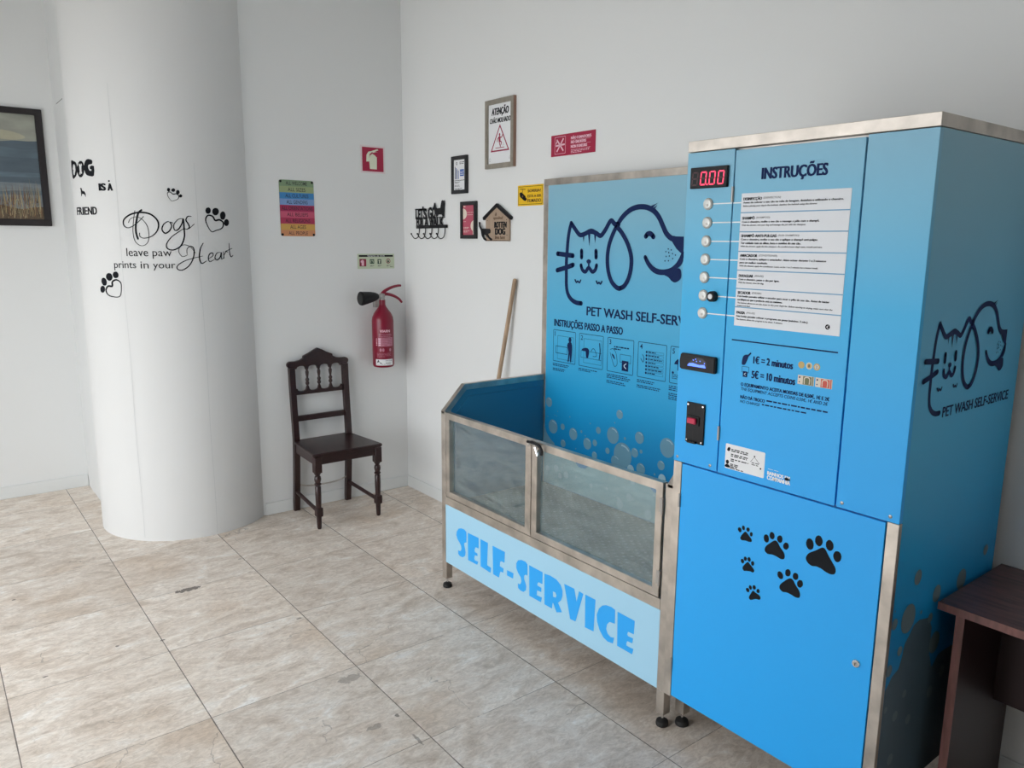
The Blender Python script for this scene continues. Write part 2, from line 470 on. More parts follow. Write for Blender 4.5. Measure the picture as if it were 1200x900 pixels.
class Art(MB):
    """flat printed or cut shapes laid on a surface through the frame fn(u, v, height)"""
    def __init__(self, fn, base=0.0006, step=0.0004, skirt=False):
        super().__init__(); self.fn, self.base, self.step, self.skirt = fn, base, step, skirt
    def flat(self, vs2, fs, m, layer):
        h = self.base + self.step * layer
        vs = [self.fn(p[0], p[1], h) for p in vs2]
        fix = []
        for f in fs:
            a = 0
            for i in range(len(f)):
                p, q = vs2[f[i]], vs2[f[(i + 1) % len(f)]]
                a += p[0] * q[1] - q[0] * p[1]
            fix.append(tuple(f) if a > 0 else tuple(reversed(f)))
        if self.skirt:
            cnt = {}
            for f in fix:
                for i in range(len(f)):
                    e = (f[i], f[(i + 1) % len(f)])
                    cnt[frozenset(e)] = None if frozenset(e) in cnt else e
            n = len(vs)
            low = [self.fn(p[0], p[1], -0.0002) for p in vs2]
            vs = vs + low
            fix += [(e[1], e[0], e[0] + n, e[1] + n) for e in cnt.values() if e]
        self.add(vs, fix, m)
    def poly(self, pts, m, layer=0, holes=()):
        loops = [[Vector((p[0], p[1], 0)) for p in l] for l in [pts] + list(holes)]
        fl = [p for l in loops for p in l]
        self.flat(fl, tessellate_polygon(loops), m, layer); return self
    def blob(self, pts, m, layer=0, n=4):
        return self.poly(spline(pts, n, True), m, layer)
    def rect(self, x0, y0, x1, y1, m, layer=0, r=0.0):
        return self.poly(rrect(x0, y0, x1, y1, r), m, layer)
    def ell(self, x, y, rx, ry, m, layer=0, n=20):
        return self.poly([(x + rx * math.cos(2 * math.pi * k / n), y + ry * math.sin(2 * math.pi * k / n)) for k in range(n)], m, layer)
    def stroke(self, pts, w, m, layer=0, smooth=True, closed=False, ends='round', wf=None, n=6):
        P = spline(pts, n, closed) if smooth and len(pts) > 2 else [Vector(p) for p in pts]
        k = len(P); lv, rv = [], []
        for i in range(k):
            a = P[(i - 1) % k] if closed or i else P[i]
            b = P[(i + 1) % k] if closed or i < k - 1 else P[i]
            t = (b - a); t = t.normalized() if t.length > 1e-9 else Vector((1, 0))
            nx = Vector((-t[1], t[0]))
            ww = w * (wf(i / (k - 1)) if wf else 1) / 2
            lv.append((P[i][0] + nx[0] * ww, P[i][1] + nx[1] * ww)); rv.append((P[i][0] - nx[0] * ww, P[i][1] - nx[1] * ww))
        vs, fs = lv + rv, []
        for i in range(k if closed else k - 1):
            j = (i + 1) % k
            fs.append((i, j, k + j, k + i))
        self.flat(vs, fs, m, layer)
        if ends == 'round' and not closed:
            for q, i in ((P[0], 0.0), (P[-1], 1.0)):
                self.ell(q[0], q[1], w / 2 * (wf(i) if wf else 1), w / 2 * (wf(i) if wf else 1), m, layer, 12)
        return self
    def outline(self, x0, y0, x1, y1, w, m, layer=0, r=0.0):
        return self.poly(rrect(x0, y0, x1, y1, r), m, layer, [list(reversed(rrect(x0 + w, y0 + w, x1 - w, y1 - w, max(0, r - w))))])
    def text(self, s, x0, y0, x1, y1, m, layer=0, bold=0.0, shear=0.0, fit=True, cap=False, fat=0.0):
        """letters fitted into the box (x0, y0)-(x1, y1)"""
        cu = bpy.data.curves.new('t', 'FONT'); cu.body = s; cu.offset = bold; cu.shear = shear; cu.resolution_u = 3
        ob = bpy.data.objects.new('t', cu)
        me = bpy.data.meshes.new_from_object(ob)
        V = [p.co for p in me.vertices]
        if V:
            a0, a1 = min(p.x for p in V), max(p.x for p in V); b0, b1 = min(p.y for p in V), max(p.y for p in V)
            sx, sy = (x1 - x0) / max(1e-6, a1 - a0), (y1 - y0) / max(1e-6, b1 - b0)
            if not fit: sx = sy
            if cap: b0, sy = 0.0, (y1 - y0) / CAPH      # y0 = baseline, y1 = top of the capitals
            for j, d in enumerate((0.0, -fat, fat) if fat else (0.0,)):      # heavy faces: the strokes widened sideways
                self.flat([(x0 + (p.x - a0) * sx + d, y0 + (p.y - b0) * sy) for p in V], [tuple(f.vertices) for f in me.polygons], m, layer + j * .25)
        bpy.data.meshes.remove(me); bpy.data.objects.remove(ob); bpy.data.curves.remove(cu)
        return self

CAPH = 0.70
def rrect(x0, y0, x1, y1, r=0.0, n=5):
    if r <= 0: return [(x0, y0), (x1, y0), (x1, y1), (x0, y1)]
    out = []
    for cx, cy, a in ((x1 - r, y0 + r, -90), (x1 - r, y1 - r, 0), (x0 + r, y1 - r, 90), (x0 + r, y0 + r, 180)):
        for k in range(n + 1):
            q = math.radians(a + 90 * k / n); out.append((cx + r * math.cos(q), cy + r * math.sin(q)))
    return out
def front(y0):                       # a surface facing the street: u = x, v = z, height towards -y
    return lambda u, v, h: Vector((u, y0 - h, v))
def side(x0):                        # a surface facing +x: u = y, v = z
    return lambda u, v, h: Vector((x0 + h, u, v))
PCX, PCY, PR = -0.3636, -1.45, 0.5139
def on_pillar(u, v, h):              # u = arc length round the round pillar
    a = u / PR
    return Vector((PCX + (PR + h) * math.cos(a), PCY + (PR + h) * math.sin(a), v))
def mm(pts, ox=0.0, oy=0.0, k=1.0):
    return [(ox + p[0] * 0.001 * k, oy + p[1] * 0.001 * k) for p in pts]

def thing(name, label, cat, loc, group=None):
    o = bpy.data.objects.new(name, None); COL.objects.link(o)
    o.location = loc; o.empty_display_size = 0.1
    return tag(o, label, cat, group)
def tag(o, label, cat, group=None):
    o['label'] = label; o['category'] = cat
    if group: o['group'] = group
    return o
def struct(o):
    o['kind'] = 'structure'; return o
def label(o, s):
    o['label'] = s; return o

# ================================================================== the room
RX0 = -1.38
struct(MB().box(RX0 - .2, ROOM_X1 + .2, ROOM_Y0 - .2, .2, -0.12, 0, FLOOR, 0).link('floor'))
struct(MB().box(RX0 - .2, ROOM_X1 + .2, ROOM_Y0 - .2, .2, ROOM_Z, ROOM_Z + .12, CEIL, 0).link('ceiling'))
struct(MB().box(-.12, ROOM_X1, 0, .12, 0, ROOM_Z, WHITE, 0).link('wall_right'))
struct(MB().box(-.12, 0, -1.09, 0, 0, ROOM_Z, WHITE, 0).link('wall_left'))
wr = MB().box(RX0, -.45, -1.88, -1.76, 0, ROOM_Z, WHITE, 0)
wr.box(-1.25, -1.0, -1.8806, -1.88, 2.645, 2.649, mat('hairline_crack', (.12, .12, .12, 1), .9), 0)
struct(wr.link('wall_return'))
struct(MB().box(RX0 - .12, RX0, ROOM_Y0, -1.76, 0, ROOM_Z, WHITE, 0).link('wall_recess'))
struct(MB().box(ROOM_X1, ROOM_X1 + .12, ROOM_Y0, .12, 0, ROOM_Z, WHITE, 0).link('wall_far'))
fr = lambda u, v, h: Vector((u, ROOM_Y0 - h, v))
wf = MB().prism([(RX0 - .12, 0), (ROOM_X1 + .12, 0), (ROOM_X1 + .12, ROOM_Z), (RX0 - .12, ROOM_Z)], fr, 0, .15, WHITE,
                holes=[[(a, WZ0), (a, WZ1), (b, WZ1), (b, WZ0)] for a, b in WIN])
struct(wf.link('wall_front'))
for i, (a, b) in enumerate(WIN):
    w = MB().prism([(a, WZ0), (b, WZ0), (b, WZ1), (a, WZ1)], fr, .02, .09, STEEL2,
                   holes=[[(a + .04, WZ0 + .05), (a + .04, 1.75), (b - .04, 1.75), (b - .04, WZ0 + .05)],
                          [(a + .04, 1.80), (a + .04, WZ1 - .04), (b - .04, WZ1 - .04), (b - .04, 1.80)]])
    struct(w.link('window_%d' % (i + 1)))
pv = mat('pale_paving', (0.55, 0.54, 0.52, 1), 0.8, noise=0.15, nscale=3)
struct(MB().box(-14, 20, -22, ROOM_Y0 - .2, -.2, -.08, pv, 0).link('ground_outside'))
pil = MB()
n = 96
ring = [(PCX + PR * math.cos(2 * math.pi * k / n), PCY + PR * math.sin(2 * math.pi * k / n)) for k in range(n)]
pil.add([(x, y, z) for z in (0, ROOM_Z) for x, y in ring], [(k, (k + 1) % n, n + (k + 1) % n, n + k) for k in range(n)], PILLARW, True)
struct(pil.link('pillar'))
SEAM = mat('plaster_seam', (0.60, 0.61, 0.61, 1), 0.9, spec=0.1)
for i, (s_, z0_, z1_) in enumerate(((-0.3981, .02, 2.6), (0.0192, .01, 2.2))):
    a = Art(on_pillar, .0007); a.stroke([(s_ + .002 * math.sin(z_ * 7), z_) for z_ in [z0_ + (z1_ - z0_) * j / 14 for j in range(15)]], .0028, SEAM, n=2)
    struct(a.link('trim_%d' % (i + 1)))
struct(MB().box(0, .012, -1.075, -.0005, 0, .082, SKIRT, .003).link('baseboard_left'))
struct(MB().box(.0125, ROOM_X1 - .001, -.012, 0, 0, .084, SKIRT, .003).link('baseboard_right'))
struct(MB().box(RX0, RX0 + .012, ROOM_Y0, -1.882, 0, .088, SKIRT, .003).link('baseboard_recess'))

# ================================================================== traced outlines (millimetres)
L1={
 'S':[(108,169),(90,176),(63,174),(39,165),(22,144),(18,125),(29,106),(49,93),(61,81),(64,65),(57,53),(45,49),(35,50),(35,29),(52,23),(76,25),(96,40),(101,60),(96,78),(89,92),(89,104),(99,111),(108,114)],
 'E':[(120,169),(213,171),(213,117),(188,116),(178,100),(181,89),(202,88),(204,75),(181,73),(175,55),(181,46),(210,48),(200,29),(122,27)],
 'L':[(227,170),(288,171),(288,157),(283,56),(316,54),(310,27),(229,31)],
 'F':[(326,169),(422,170),(420,121),(417,115),(396,116),(386,109),(384,87),(413,85),(410,63),(391,63),(385,54),(378,28),(331,28)],
 'H':[(439,87),(488,89),(485,62),(439,61)],
}
L2={
 'S':[(588,168),(573,175),(546,174),(521,164),(508,145),(508,121),(522,103),(541,89),(546,75),(543,61),(534,52),(521,53),(523,31),(540,25),(562,26),(580,42),(582,61),(574,76),(565,91),(566,106),(577,115),(589,114)],
 'E':[(600,168),(693,168),(693,113),(667,112),(658,100),(660,94),(687,93),(686,73),(658,71),(656,47),(691,49),(685,25),(604,24)],
 'R':[(705,166),(745,171),(785,168),(812,154),(825,132),(825,108),(816,85),(802,71),(797,68),(824,34),(789,20),(765,55),(762,48),(759,25),(709,25)],
 'Rhole':[(763,106),(779,107),(787,96),(782,84),(765,82)],
}
L3={
 'V':[(834,167),(897,169),(912,118),(926,169),(952,167),(909,28),(876,25)],
 'I':[(963,169),(1023,169),(1017,29),(966,26)],
}
L4={
 'C':[(1133,170),(1112,174),(1083,170),(1062,160),(1044,140),(1032,109),(1035,81),(1050,51),(1074,28),(1098,21),(1127,25),(1133,52),(1114,47),(1097,53),(1088,70),(1091,91),(1105,108),(1134,112)],
 'E':[(1146,168),(1237,167),(1235,111),(1205,109),(1201,97),(1206,91),(1232,93),(1229,71),(1203,69),(1198,57),(1200,49),(1236,50),(1230,26),(1150,26)],
}
PB={
 't1':[(240,262),(241,255),(240,247),(236,242),(231,239),(225,240),(220,244),(217,250),(216,258),(218,266),(221,271),(227,274),(232,273),(237,269)],
 't2':[(267,281),(268,274),(266,267),(262,261),(257,259),(252,260),(247,264),(244,270),(244,278),(246,285),(250,290),(255,292),(260,291),(264,287)],
 't3':[(301,279),(302,271),(301,265),(297,259),(292,256),(287,257),(282,260),(279,266),(278,274),(279,280),(283,286),(288,289),(293,288),(298,284)],
 't4':[(328,252),(328,245),(326,238),(322,233),(317,230),(311,231),(307,235),(304,241),(303,248),(305,255),(309,261),(315,263),(320,263),(325,259)],
 'pad':[(265,257),(273,259),(280,254),(290,240),(303,224),(313,211),(315,200),(311,191),(299,187),(284,189),(269,194),(254,195),(241,192),(228,196),(220,206),(221,217),(229,229),(248,243)],
}
PM1={
 't0':[(91,232),(92,226),(91,220),(88,216),(84,214),(80,215),(76,218),(74,223),(73,229),(74,234),(77,238),(81,240),(85,240),(89,237)],
 't1':[(110,247),(111,242),(110,237),(107,233),(104,231),(99,231),(96,233),(93,238),(93,243),(94,248),(96,252),(100,254),(104,254),(108,251)],
 't2':[(138,244),(138,239),(137,234),(134,230),(130,228),(126,229),(122,232),(120,236),(120,242),(122,247),(125,250),(129,252),(133,252),(136,249)],
 't3':[(161,228),(161,223),(158,218),(155,214),(150,213),(146,214),(143,217),(142,221),(142,226),(145,231),(148,235),(153,236),(157,235),(160,232)],
 'pad':[(112,230),(122,228),(132,215),(145,203),(150,192),(148,182),(138,178),(123,181),(107,182),(91,179),(80,186),(82,200),(95,215)],
}
PM2={
 't0':[(148,132),(150,127),(150,122),(149,118),(145,115),(140,114),(136,116),(132,119),(130,124),(130,129),(131,134),(135,137),(139,138),(144,136)],
 't1':[(174,147),(174,142),(172,136),(169,133),(165,131),(161,131),(157,134),(156,139),(156,144),(157,149),(161,153),(165,155),(169,154),(172,152)],
 't2':[(200,145),(200,140),(199,135),(195,131),(192,129),(187,130),(184,132),(182,136),(182,141),(183,146),(186,150),(190,152),(194,152),(198,150)],
 't3':[(217,126),(217,121),(214,116),(211,112),(206,110),(202,111),(199,114),(198,119),(198,125),(201,130),(204,134),(209,135),(213,135),(216,131)],
 'pad':[(173,128),(184,126),(193,114),(206,101),(211,88),(208,78),(196,75),(181,78),(166,79),(152,76),(141,83),(142,96),(156,113)],
}
PS1={
 't0':[(-10,229),(-9,225),(-9,222),(-11,219),(-13,217),(-16,217),(-19,219),(-21,221),(-23,225),(-22,228),(-21,231),(-18,233),(-15,233),(-12,232)],
 't1':[(3,238),(3,235),(3,232),(1,229),(-2,228),(-4,229),(-6,230),(-8,233),(-8,236),(-7,240),(-6,242),(-3,243),(-1,243),(2,241)],
 't2':[(21,238),(21,235),(20,232),(18,229),(15,228),(13,228),(11,230),(9,233),(9,236),(10,239),(12,241),(14,242),(17,242),(19,241)],
 't3':[(33,225),(33,222),(32,219),(30,217),(27,216),(25,217),(23,219),(23,222),(23,225),(24,228),(26,230),(29,231),(31,230),(33,228)],
 'pad':[(5,225),(13,222),(23,214),(31,206),(30,199),(20,196),(8,196),(-6,193),(-12,199),(-5,213)],
}
PS2={
 't0':[(8,128),(9,125),(8,122),(7,119),(4,117),(2,117),(-1,118),(-3,120),(-4,124),(-4,127),(-3,130),(0,131),(3,132),(5,130)],
 't1':[(18,139),(18,135),(17,132),(15,130),(13,129),(10,129),(8,130),(7,133),(7,136),(7,139),(9,142),(12,143),(14,143),(16,141)],
 't2':[(32,141),(32,138),(32,135),(30,132),(27,131),(25,131),(22,133),(21,135),(20,139),(21,142),(23,144),(25,146),(28,146),(30,144)],
 't3':[(46,132),(46,129),(45,126),(43,123),(41,122),(38,122),(36,124),(35,127),(34,130),(35,133),(37,136),(40,137),(43,137),(45,135)],
 'pad':[(22,128),(30,124),(41,116),(48,108),(44,100),(33,100),(20,97),(9,94),(4,103),(11,116)],
}
PS3={
 't0':[(34,39),(35,36),(35,33),(34,30),(32,28),(29,28),(26,28),(24,31),(22,34),(22,37),(24,40),(26,41),(29,42),(32,41)],
 't1':[(43,50),(44,47),(43,44),(42,41),(40,40),(37,40),(35,41),(33,44),(32,47),(33,50),(34,53),(36,54),(39,54),(41,53)],
 't2':[(57,56),(58,52),(57,49),(55,47),(53,45),(50,45),(48,47),(46,49),(46,52),(46,56),(48,58),(51,60),(53,60),(56,58)],
 't3':[(72,49),(72,46),(72,43),(70,40),(67,39),(65,39),(62,40),(61,43),(61,46),(62,49),(64,52),(66,53),(69,53),(71,51)],
 'pad':[(48,40),(57,37),(70,34),(77,28),(74,19),(60,16),(42,6),(35,12),(41,27)],
}
G1={
 'body':[(294,74),(254,76),(216,91),(189,120),(178,161),(176,209),(174,276),(178,331),(183,391),(192,438),(205,476)],
 'ear':[(205,476),(234,448),(270,418),(304,421),(352,436),(390,425),(421,413),(449,436),(488,483),(516,467),(542,466)],
 'brow':[(271,406),(304,430),(351,442),(399,432),(425,411),(395,411),(362,421),(328,419),(300,413)],
 'sp1':[(293,421),(307,421),(302,379)],
 'sp2':[(332,423),(349,423),(343,362)],
 'sp3':[(376,418),(391,416),(384,376)],
 'eye1':[(288,338),(289,306)],
 'eye2':[(392,339),(394,308)],
 'nose':[(358,286),(357,282),(353,278),(346,275),(339,275),(332,277),(328,281),(326,286),(327,291),(332,294),(338,297),(345,297),(352,295),(357,291)],
 'm0':[(342,284),(343,255)],
 'm1':[(287,266),(298,243),(321,235),(343,255),(369,237),(390,246),(399,269)],
 'w1':[(105,321),(163,317),(224,313)],
 'w2':[(104,235),(165,249),(226,266)],
 'p1':[(245,191),(255,179),(266,185),(278,179),(287,191)],
 'p2':[(401,191),(410,180),(420,185),(431,179),(440,191)],
 'lear':[(529,458),(500,411),(480,361),(473,303),(481,246),(505,196),(538,169),(561,163)],
 'text':[(340,53),(339,92)],
}
G2={
 'rear':[(524,460),(561,430),(598,386),(621,344),(633,301),(630,251),(615,207),(590,175),(563,164)],
 'head':[(535,466),(566,500),(608,528),(649,541),(690,543),(727,537),(764,520),(793,493),(816,458),(840,422),(868,402),(887,399)],
 'tuft1':[(739,544),(786,558),(763,545),(751,535)],
 'tuft2':[(755,534),(782,550),(764,529)],
 'eye':[(718,410),(729,420),(747,421),(764,408)],
 'nose':[(864,399),(871,410),(940,408),(942,331),(925,339),(901,356),(881,379)],
 'jaw':[(719,315),(741,285),(770,262),(803,251),(842,251),(880,262),(909,284),(930,313),(940,334)],
 'chin':[(803,257),(842,253),(880,265),(925,270),(936,244),(932,223),(906,208),(883,213),(863,229),(835,239)],
 'lip':[(942,336),(942,302),(925,278),(910,272),(916,290),(931,319)],
 'dots':[(855,354),(842,342),(873,350),(859,338),(881,334),(898,328),(845,321),(863,323),(883,312),(839,301),(859,302)],
 'text':[(941,66),(939,98)],
}
Q={
 'D1':[(-269,1936),(-287,1918),(-301,1872),(-307,1833),(-305,1802),(-299,1779)],
 'D2':[(-261,1901),(-301,1862),(-345,1839),(-371,1852),(-368,1883),(-332,1910),(-281,1923),(-229,1916),(-195,1888),(-186,1854),(-200,1817),(-231,1791),(-269,1783),(-288,1793),(-288,1811)],
 'D3':[(-304,1932),(-317,1871),(-323,1809),(-314,1763),(-283,1741),(-252,1756),(-240,1795),(-245,1849),(-269,1885),(-298,1899),(-331,1888),(-344,1867)],
 'o':[(-120,1866),(-138,1875),(-161,1858),(-170,1831),(-156,1811),(-134,1823),(-120,1851),(-127,1872),(-111,1868)],
 'g':[(-57,1894),(-84,1888),(-108,1859),(-106,1830),(-88,1832),(-65,1866),(-57,1891),(-56,1836),(-58,1789),(-80,1741),(-119,1719),(-149,1727),(-152,1752),(-125,1790),(-82,1822),(-51,1842)],
 's':[(-13,1906),(-32,1906),(-43,1886),(-33,1866),(-27,1847),(-40,1835),(-52,1836)],
 's2':[(-30,1837),(0,1865)],
 'H1':[(-49,1697),(-47,1725),(-27,1740),(-11,1725),(-16,1677),(-42,1631),(-81,1606),(-106,1614),(-100,1635),(-63,1658),(-16,1673),(36,1685)],
 'H2':[(43,1758),(25,1725),(17,1677),(27,1643),(56,1657)],
 'H3':[(-46,1692),(-75,1682),(-92,1709),(-83,1737),(-57,1748),(-28,1735),(-3,1701)],
 'e':[(68,1669),(95,1685),(96,1701),(78,1697),(68,1674),(76,1652),(108,1668)],
 'a':[(147,1705),(122,1701),(108,1676),(119,1662),(140,1676),(151,1704),(149,1668),(164,1673)],
 'r1':[(165,1709),(167,1671)],
 'r2':[(167,1688),(184,1710),(196,1705)],
 't1':[(208,1758),(209,1700),(219,1679),(233,1688)],
 't2':[(179,1711),(228,1728)],
 'b1':[(-369,1682),(-129,1725)],
 'b2':[(-450,1616),(-115,1658)],
}
K1={
 't0':[(-114,2049),(-115,2045),(-118,2041),(-121,2039),(-125,2039),(-128,2041),(-130,2045),(-130,2049),(-129,2053),(-127,2057),(-124,2059),(-120,2059),(-117,2057),(-115,2054)],
 't1':[(-88,2048),(-90,2044),(-93,2040),(-97,2038),(-101,2038),(-105,2040),(-108,2043),(-109,2047),(-107,2052),(-104,2055),(-100,2057),(-96,2058),(-92,2056),(-89,2052)],
 't2':[(-66,2038),(-67,2033),(-70,2029),(-74,2026),(-79,2026),(-82,2028),(-85,2032),(-85,2037),(-84,2042),(-81,2047),(-77,2049),(-73,2049),(-69,2047),(-67,2043)],
 't3':[(-54,2018),(-55,2014),(-58,2011),(-61,2009),(-65,2009),(-68,2010),(-70,2013),(-70,2017),(-69,2021),(-67,2024),(-64,2026),(-60,2026),(-57,2024),(-55,2021)],
 'h':[(-112,1989),(-127,2012),(-129,2031),(-116,2037),(-101,2026),(-84,2028),(-72,2017),(-78,2000),(-97,1991)],
}
K2={
 't0':[(100,1942),(98,1934),(93,1928),(86,1924),(79,1924),(73,1927),(69,1933),(68,1941),(70,1949),(75,1956),(82,1959),(89,1960),(95,1956),(99,1950)],
 't1':[(150,1938),(147,1929),(141,1922),(132,1917),(123,1917),(115,1921),(110,1928),(109,1937),(111,1946),(117,1954),(126,1958),(135,1958),(143,1955),(149,1947)],
 't2':[(194,1917),(191,1907),(186,1898),(178,1893),(169,1893),(162,1897),(158,1906),(157,1916),(159,1927),(165,1935),(173,1940),(181,1941),(188,1936),(193,1928)],
 't3':[(216,1878),(214,1869),(208,1862),(201,1858),(193,1857),(186,1861),(182,1868),(181,1877),(184,1886),(189,1893),(196,1897),(204,1897),(210,1894),(215,1887)],
 'h':[(96,1824),(72,1864),(66,1894),(82,1915),(109,1910),(124,1888),(151,1892),(174,1878),(173,1856),(157,1840),(126,1831)],
}
K3={
 't0':[(-528,1496),(-531,1487),(-537,1480),(-545,1476),(-553,1476),(-560,1479),(-564,1486),(-565,1495),(-562,1504),(-556,1511),(-548,1515),(-540,1515),(-533,1512),(-529,1505)],
 't1':[(-511,1543),(-511,1533),(-514,1524),(-520,1518),(-529,1516),(-538,1518),(-545,1525),(-550,1534),(-550,1544),(-547,1553),(-540,1559),(-531,1561),(-522,1558),(-515,1552)],
 't2':[(-468,1571),(-468,1562),(-473,1553),(-480,1547),(-490,1544),(-499,1547),(-507,1553),(-512,1561),(-512,1571),(-507,1580),(-499,1586),(-490,1588),(-480,1586),(-472,1580)],
 't3':[(-428,1583),(-428,1574),(-431,1567),(-438,1562),(-446,1560),(-454,1561),(-460,1567),(-464,1574),(-464,1582),(-460,1590),(-453,1595),(-445,1597),(-437,1596),(-431,1590)],
 'h':[(-429,1460),(-480,1456),(-512,1469),(-521,1493),(-503,1514),(-475,1515),(-471,1539),(-446,1551),(-422,1540),(-416,1516)],
}
W={
 'dog':[(-833,2122),(-527,2209),(-777,2118),(-538,2119)],
 'D':[(-783,2209),(-732,2207),(-700,2195),(-691,2168),(-701,2140),(-731,2120),(-780,2119)],
 'O':[(-614,2158),(-621,2139),(-633,2124),(-649,2116),(-667,2116),(-682,2126),(-691,2142),(-692,2162),(-683,2181),(-668,2196),(-650,2204),(-634,2203),(-622,2194),(-615,2178)],
 'Oh':[(-660,2183),(-639,2182),(-645,2141),(-660,2137)],
 'G':[(-542,2203),(-572,2211),(-596,2202),(-612,2177),(-611,2148),(-597,2127),(-568,2119),(-538,2121),(-532,2172),(-561,2171),(-563,2157),(-553,2155),(-554,2147),(-570,2150),(-579,2167),(-572,2181),(-545,2184)],
 'isa':[(-510,2039),(-461,2079)],
 'A':[(-452,2039),(-418,2078)],
 'dot':[(-433,2091),(-434,2089),(-435,2087),(-437,2086),(-440,2086),(-442,2087),(-443,2089),(-443,2091),(-443,2093),(-441,2094),(-439,2095),(-437,2095),(-435,2094),(-433,2093)],
 'pet':[(-676,2059),(-661,2057),(-658,2043),(-633,2038),(-623,2025),(-624,2008),(-635,2023),(-660,2026),(-669,2012),(-669,2031),(-671,2049)],
 'friend':[(-753,1910),(-539,1953)],
}
PLQ={
 'board':[(194,226),(82,163),(87,33),(319,30),(304,159)],
 'roofl':[(194,242),(58,170),(67,161),(194,224)],
 'roofr':[(194,242),(216,237),(336,165),(317,157),(194,224)],
 'dog':[(14,146),(29,145),(29,127),(43,108),(122,105),(132,96),(128,79),(105,75),(122,58),(151,45),(139,36),(116,48),(90,66),(67,75),(70,56),(93,41),(87,34),(64,43),(44,66),(35,97),(16,120)],
 't':[(175,179),(208,198),(170,156),(258,173),(176,109),(291,142),(187,71),(278,100),(182,45),(281,61)],
}
RACK={
 'plate':[(78,104),(462,105),(466,85),(78,83)],
 'cat':[(322,243),(336,224),(349,211),(404,210),(414,238),(428,243),(444,233),(444,203),(443,168),(355,169),(342,206),(318,221)],
 't1':[(69,163),(329,214)],
 't2':[(82,100),(443,157)],
 'hook':[(123,85),(125,36),(106,17),(80,28),(59,41)],
 'hs':[(123,85),(203,84),(281,83),(361,83),(439,82)],
}
EXS={
 'red':[(10,168),(164,168),(14,15),(164,22)],
 'cyl':[(68,119),(85,130),(104,121),(118,108),(116,31),(65,31),(60,94)],
 'hose':[(39,78),(42,122),(56,142),(88,149),(78,136),(65,128),(60,79)],
 'lev':[(82,149),(122,162),(131,156),(99,142),(127,143),(87,137)],
}


# ================================================================== wash tub
TX0, TX1, TY, TB = 1.585, 3.095, -.7175, -.027
tub = thing('wash_tub', 'steel framed dog washing tub with clear front doors and tall blue splash panel', 'dog washing tub', (2.34, -.37, 0))
f = MB()
p = .038
for x in (TX0, TX1 - p):
    f.box(x, x + p, TY, TY + p, .147, .943, STEEL)                        # front posts
    f.box(x, x + p, TB - p, TB, .147, 2.071, STEEL)                      # tall rear posts
    f.box(x, x + p, TY + p, TB - p, .147, .185, STEEL)
    f.box(x, x + p, TY + p, TB - p, .42, .458, STEEL)
    xo = x if x < 2 else x + .008
    pr = lambda u, v, h, xo=xo: Vector((xo + h, u, v))
    f.prism([(TY, .943), (-.594, 1.069), (TB - p, 1.069), (TB - p, 1.039), (-.582, 1.039), (TY + .028, .932), (TY, .93)], pr, 0, .03, STEEL, .001)
f.box(TX0, TX1, TB - p, TB, 2.071, 2.105, STEEL)
f.box(TX0 + p, TX1 - p, TY, TY + p, .459, .502, STEEL)
f.box(TX0 + p, TX1 - p, TY + .006, TY + p, .152, .19, STEEL)
f.box(TX0 + p, TX1 - p, TB - p, TB, .152, .19, STEEL)
f.link('frame', tub)
for x in (TX0, TX1 - p):
    for y in (TY, TB - p):
        lg = MB().box(x, x + p, y, y + p, .052, .147, STEEL).link('leg', tub)
        cx, cy = x + p / 2, y + p / 2
        ft = MB().lathe([(.005, .055), (.005, .024)], (cx, cy, 0), CHROME, seg=10)
        ft.lathe([(.009, .026), (.022, .018), (.024, .006), (.023, 0)], (cx, cy, 0), RUBBER, seg=20)
        label(ft.link('levelling_foot', lg), 'black round levelling foot')
bp = MB().box(TX0 + .034, TX1 - .034, -.064, -.046, .459, 2.072, PRINTBLUE, 0).link('back_panel', tub)
fb = front(-.064)
# bubbles printed along the foot of the splash panel: x, z, radius in mm
BUBS = [(1656, 919, 27), (1693, 789, 39), (1772, 803, 17), (1857, 780, 33), (1778, 712, 21), (1966, 751, 31), (2022, 767, 17), (2045, 838, 18),
        (2149, 833, 43), (2115, 746, 16), (2220, 746, 64), (2300, 777, 24), (2341, 792, 10), (2327, 858, 30), (2191, 948, 23), (2502, 846, 47),
        (2469, 754, 23), (2343, 705, 30), (2022, 701, 20), (2232, 834, 8), (1920, 806, 8), (2432, 701, 6), (2172, 704, 31),
        (1730, 880, 3), (1706, 855, 3), (1722, 853, 3), (1648, 838, 3), (1828, 868, 4), (1985, 862, 4), (1950, 790, 4), (2160, 900, 4), (1880, 705, 4),
        (2600, 900, 30), (2660, 800, 44), (2730, 880, 20), (2790, 760, 50), (2860, 850, 26), (2930, 780, 38), (2990, 880, 22), (2620, 720, 34)]
rng = random.Random(4)
for k in range(46):
    BUBS.append((rng.randint(1640, 3040), rng.randint(470, 690), rng.choice((5, 7, 9, 12, 16, 20, 24))))
a = Art(fb)
foam = [(TX0 + .036, .461)] + [(TX0 + .036 + i * .0477, .640 + .022 * math.sin(i * 1.7) + .016 * math.sin(i * .6 + 1)) for i in range(31)][::-1][::-1]
foam = [(TX1 - .036, .461)] + [(x_, z_) for x_, z_ in reversed(foam[1:]) if x_ < TX1 - .036] + [(TX0 + .036, .461)]
a.poly(foam, PALEFOAM, -.8)
for k, (x, z, r) in enumerate(BUBS):
    x, z, r = x / 1000, z / 1000, r / 1000
    if x - r < TX0 + .036 or x + r > TX1 - .036: continue
    a.ell(x, z, r * .95, r, BUBBLE if z > .69 else SHINE, k * .05, 24 if r > .01 else 10)
    if r > .019:
        a.stroke([(x - r * .1, z + r * .78), (x + r * .3, z + r * .72), (x + r * .62, z + r * .5)], r * .13, SHINE, 2.5, n=3)
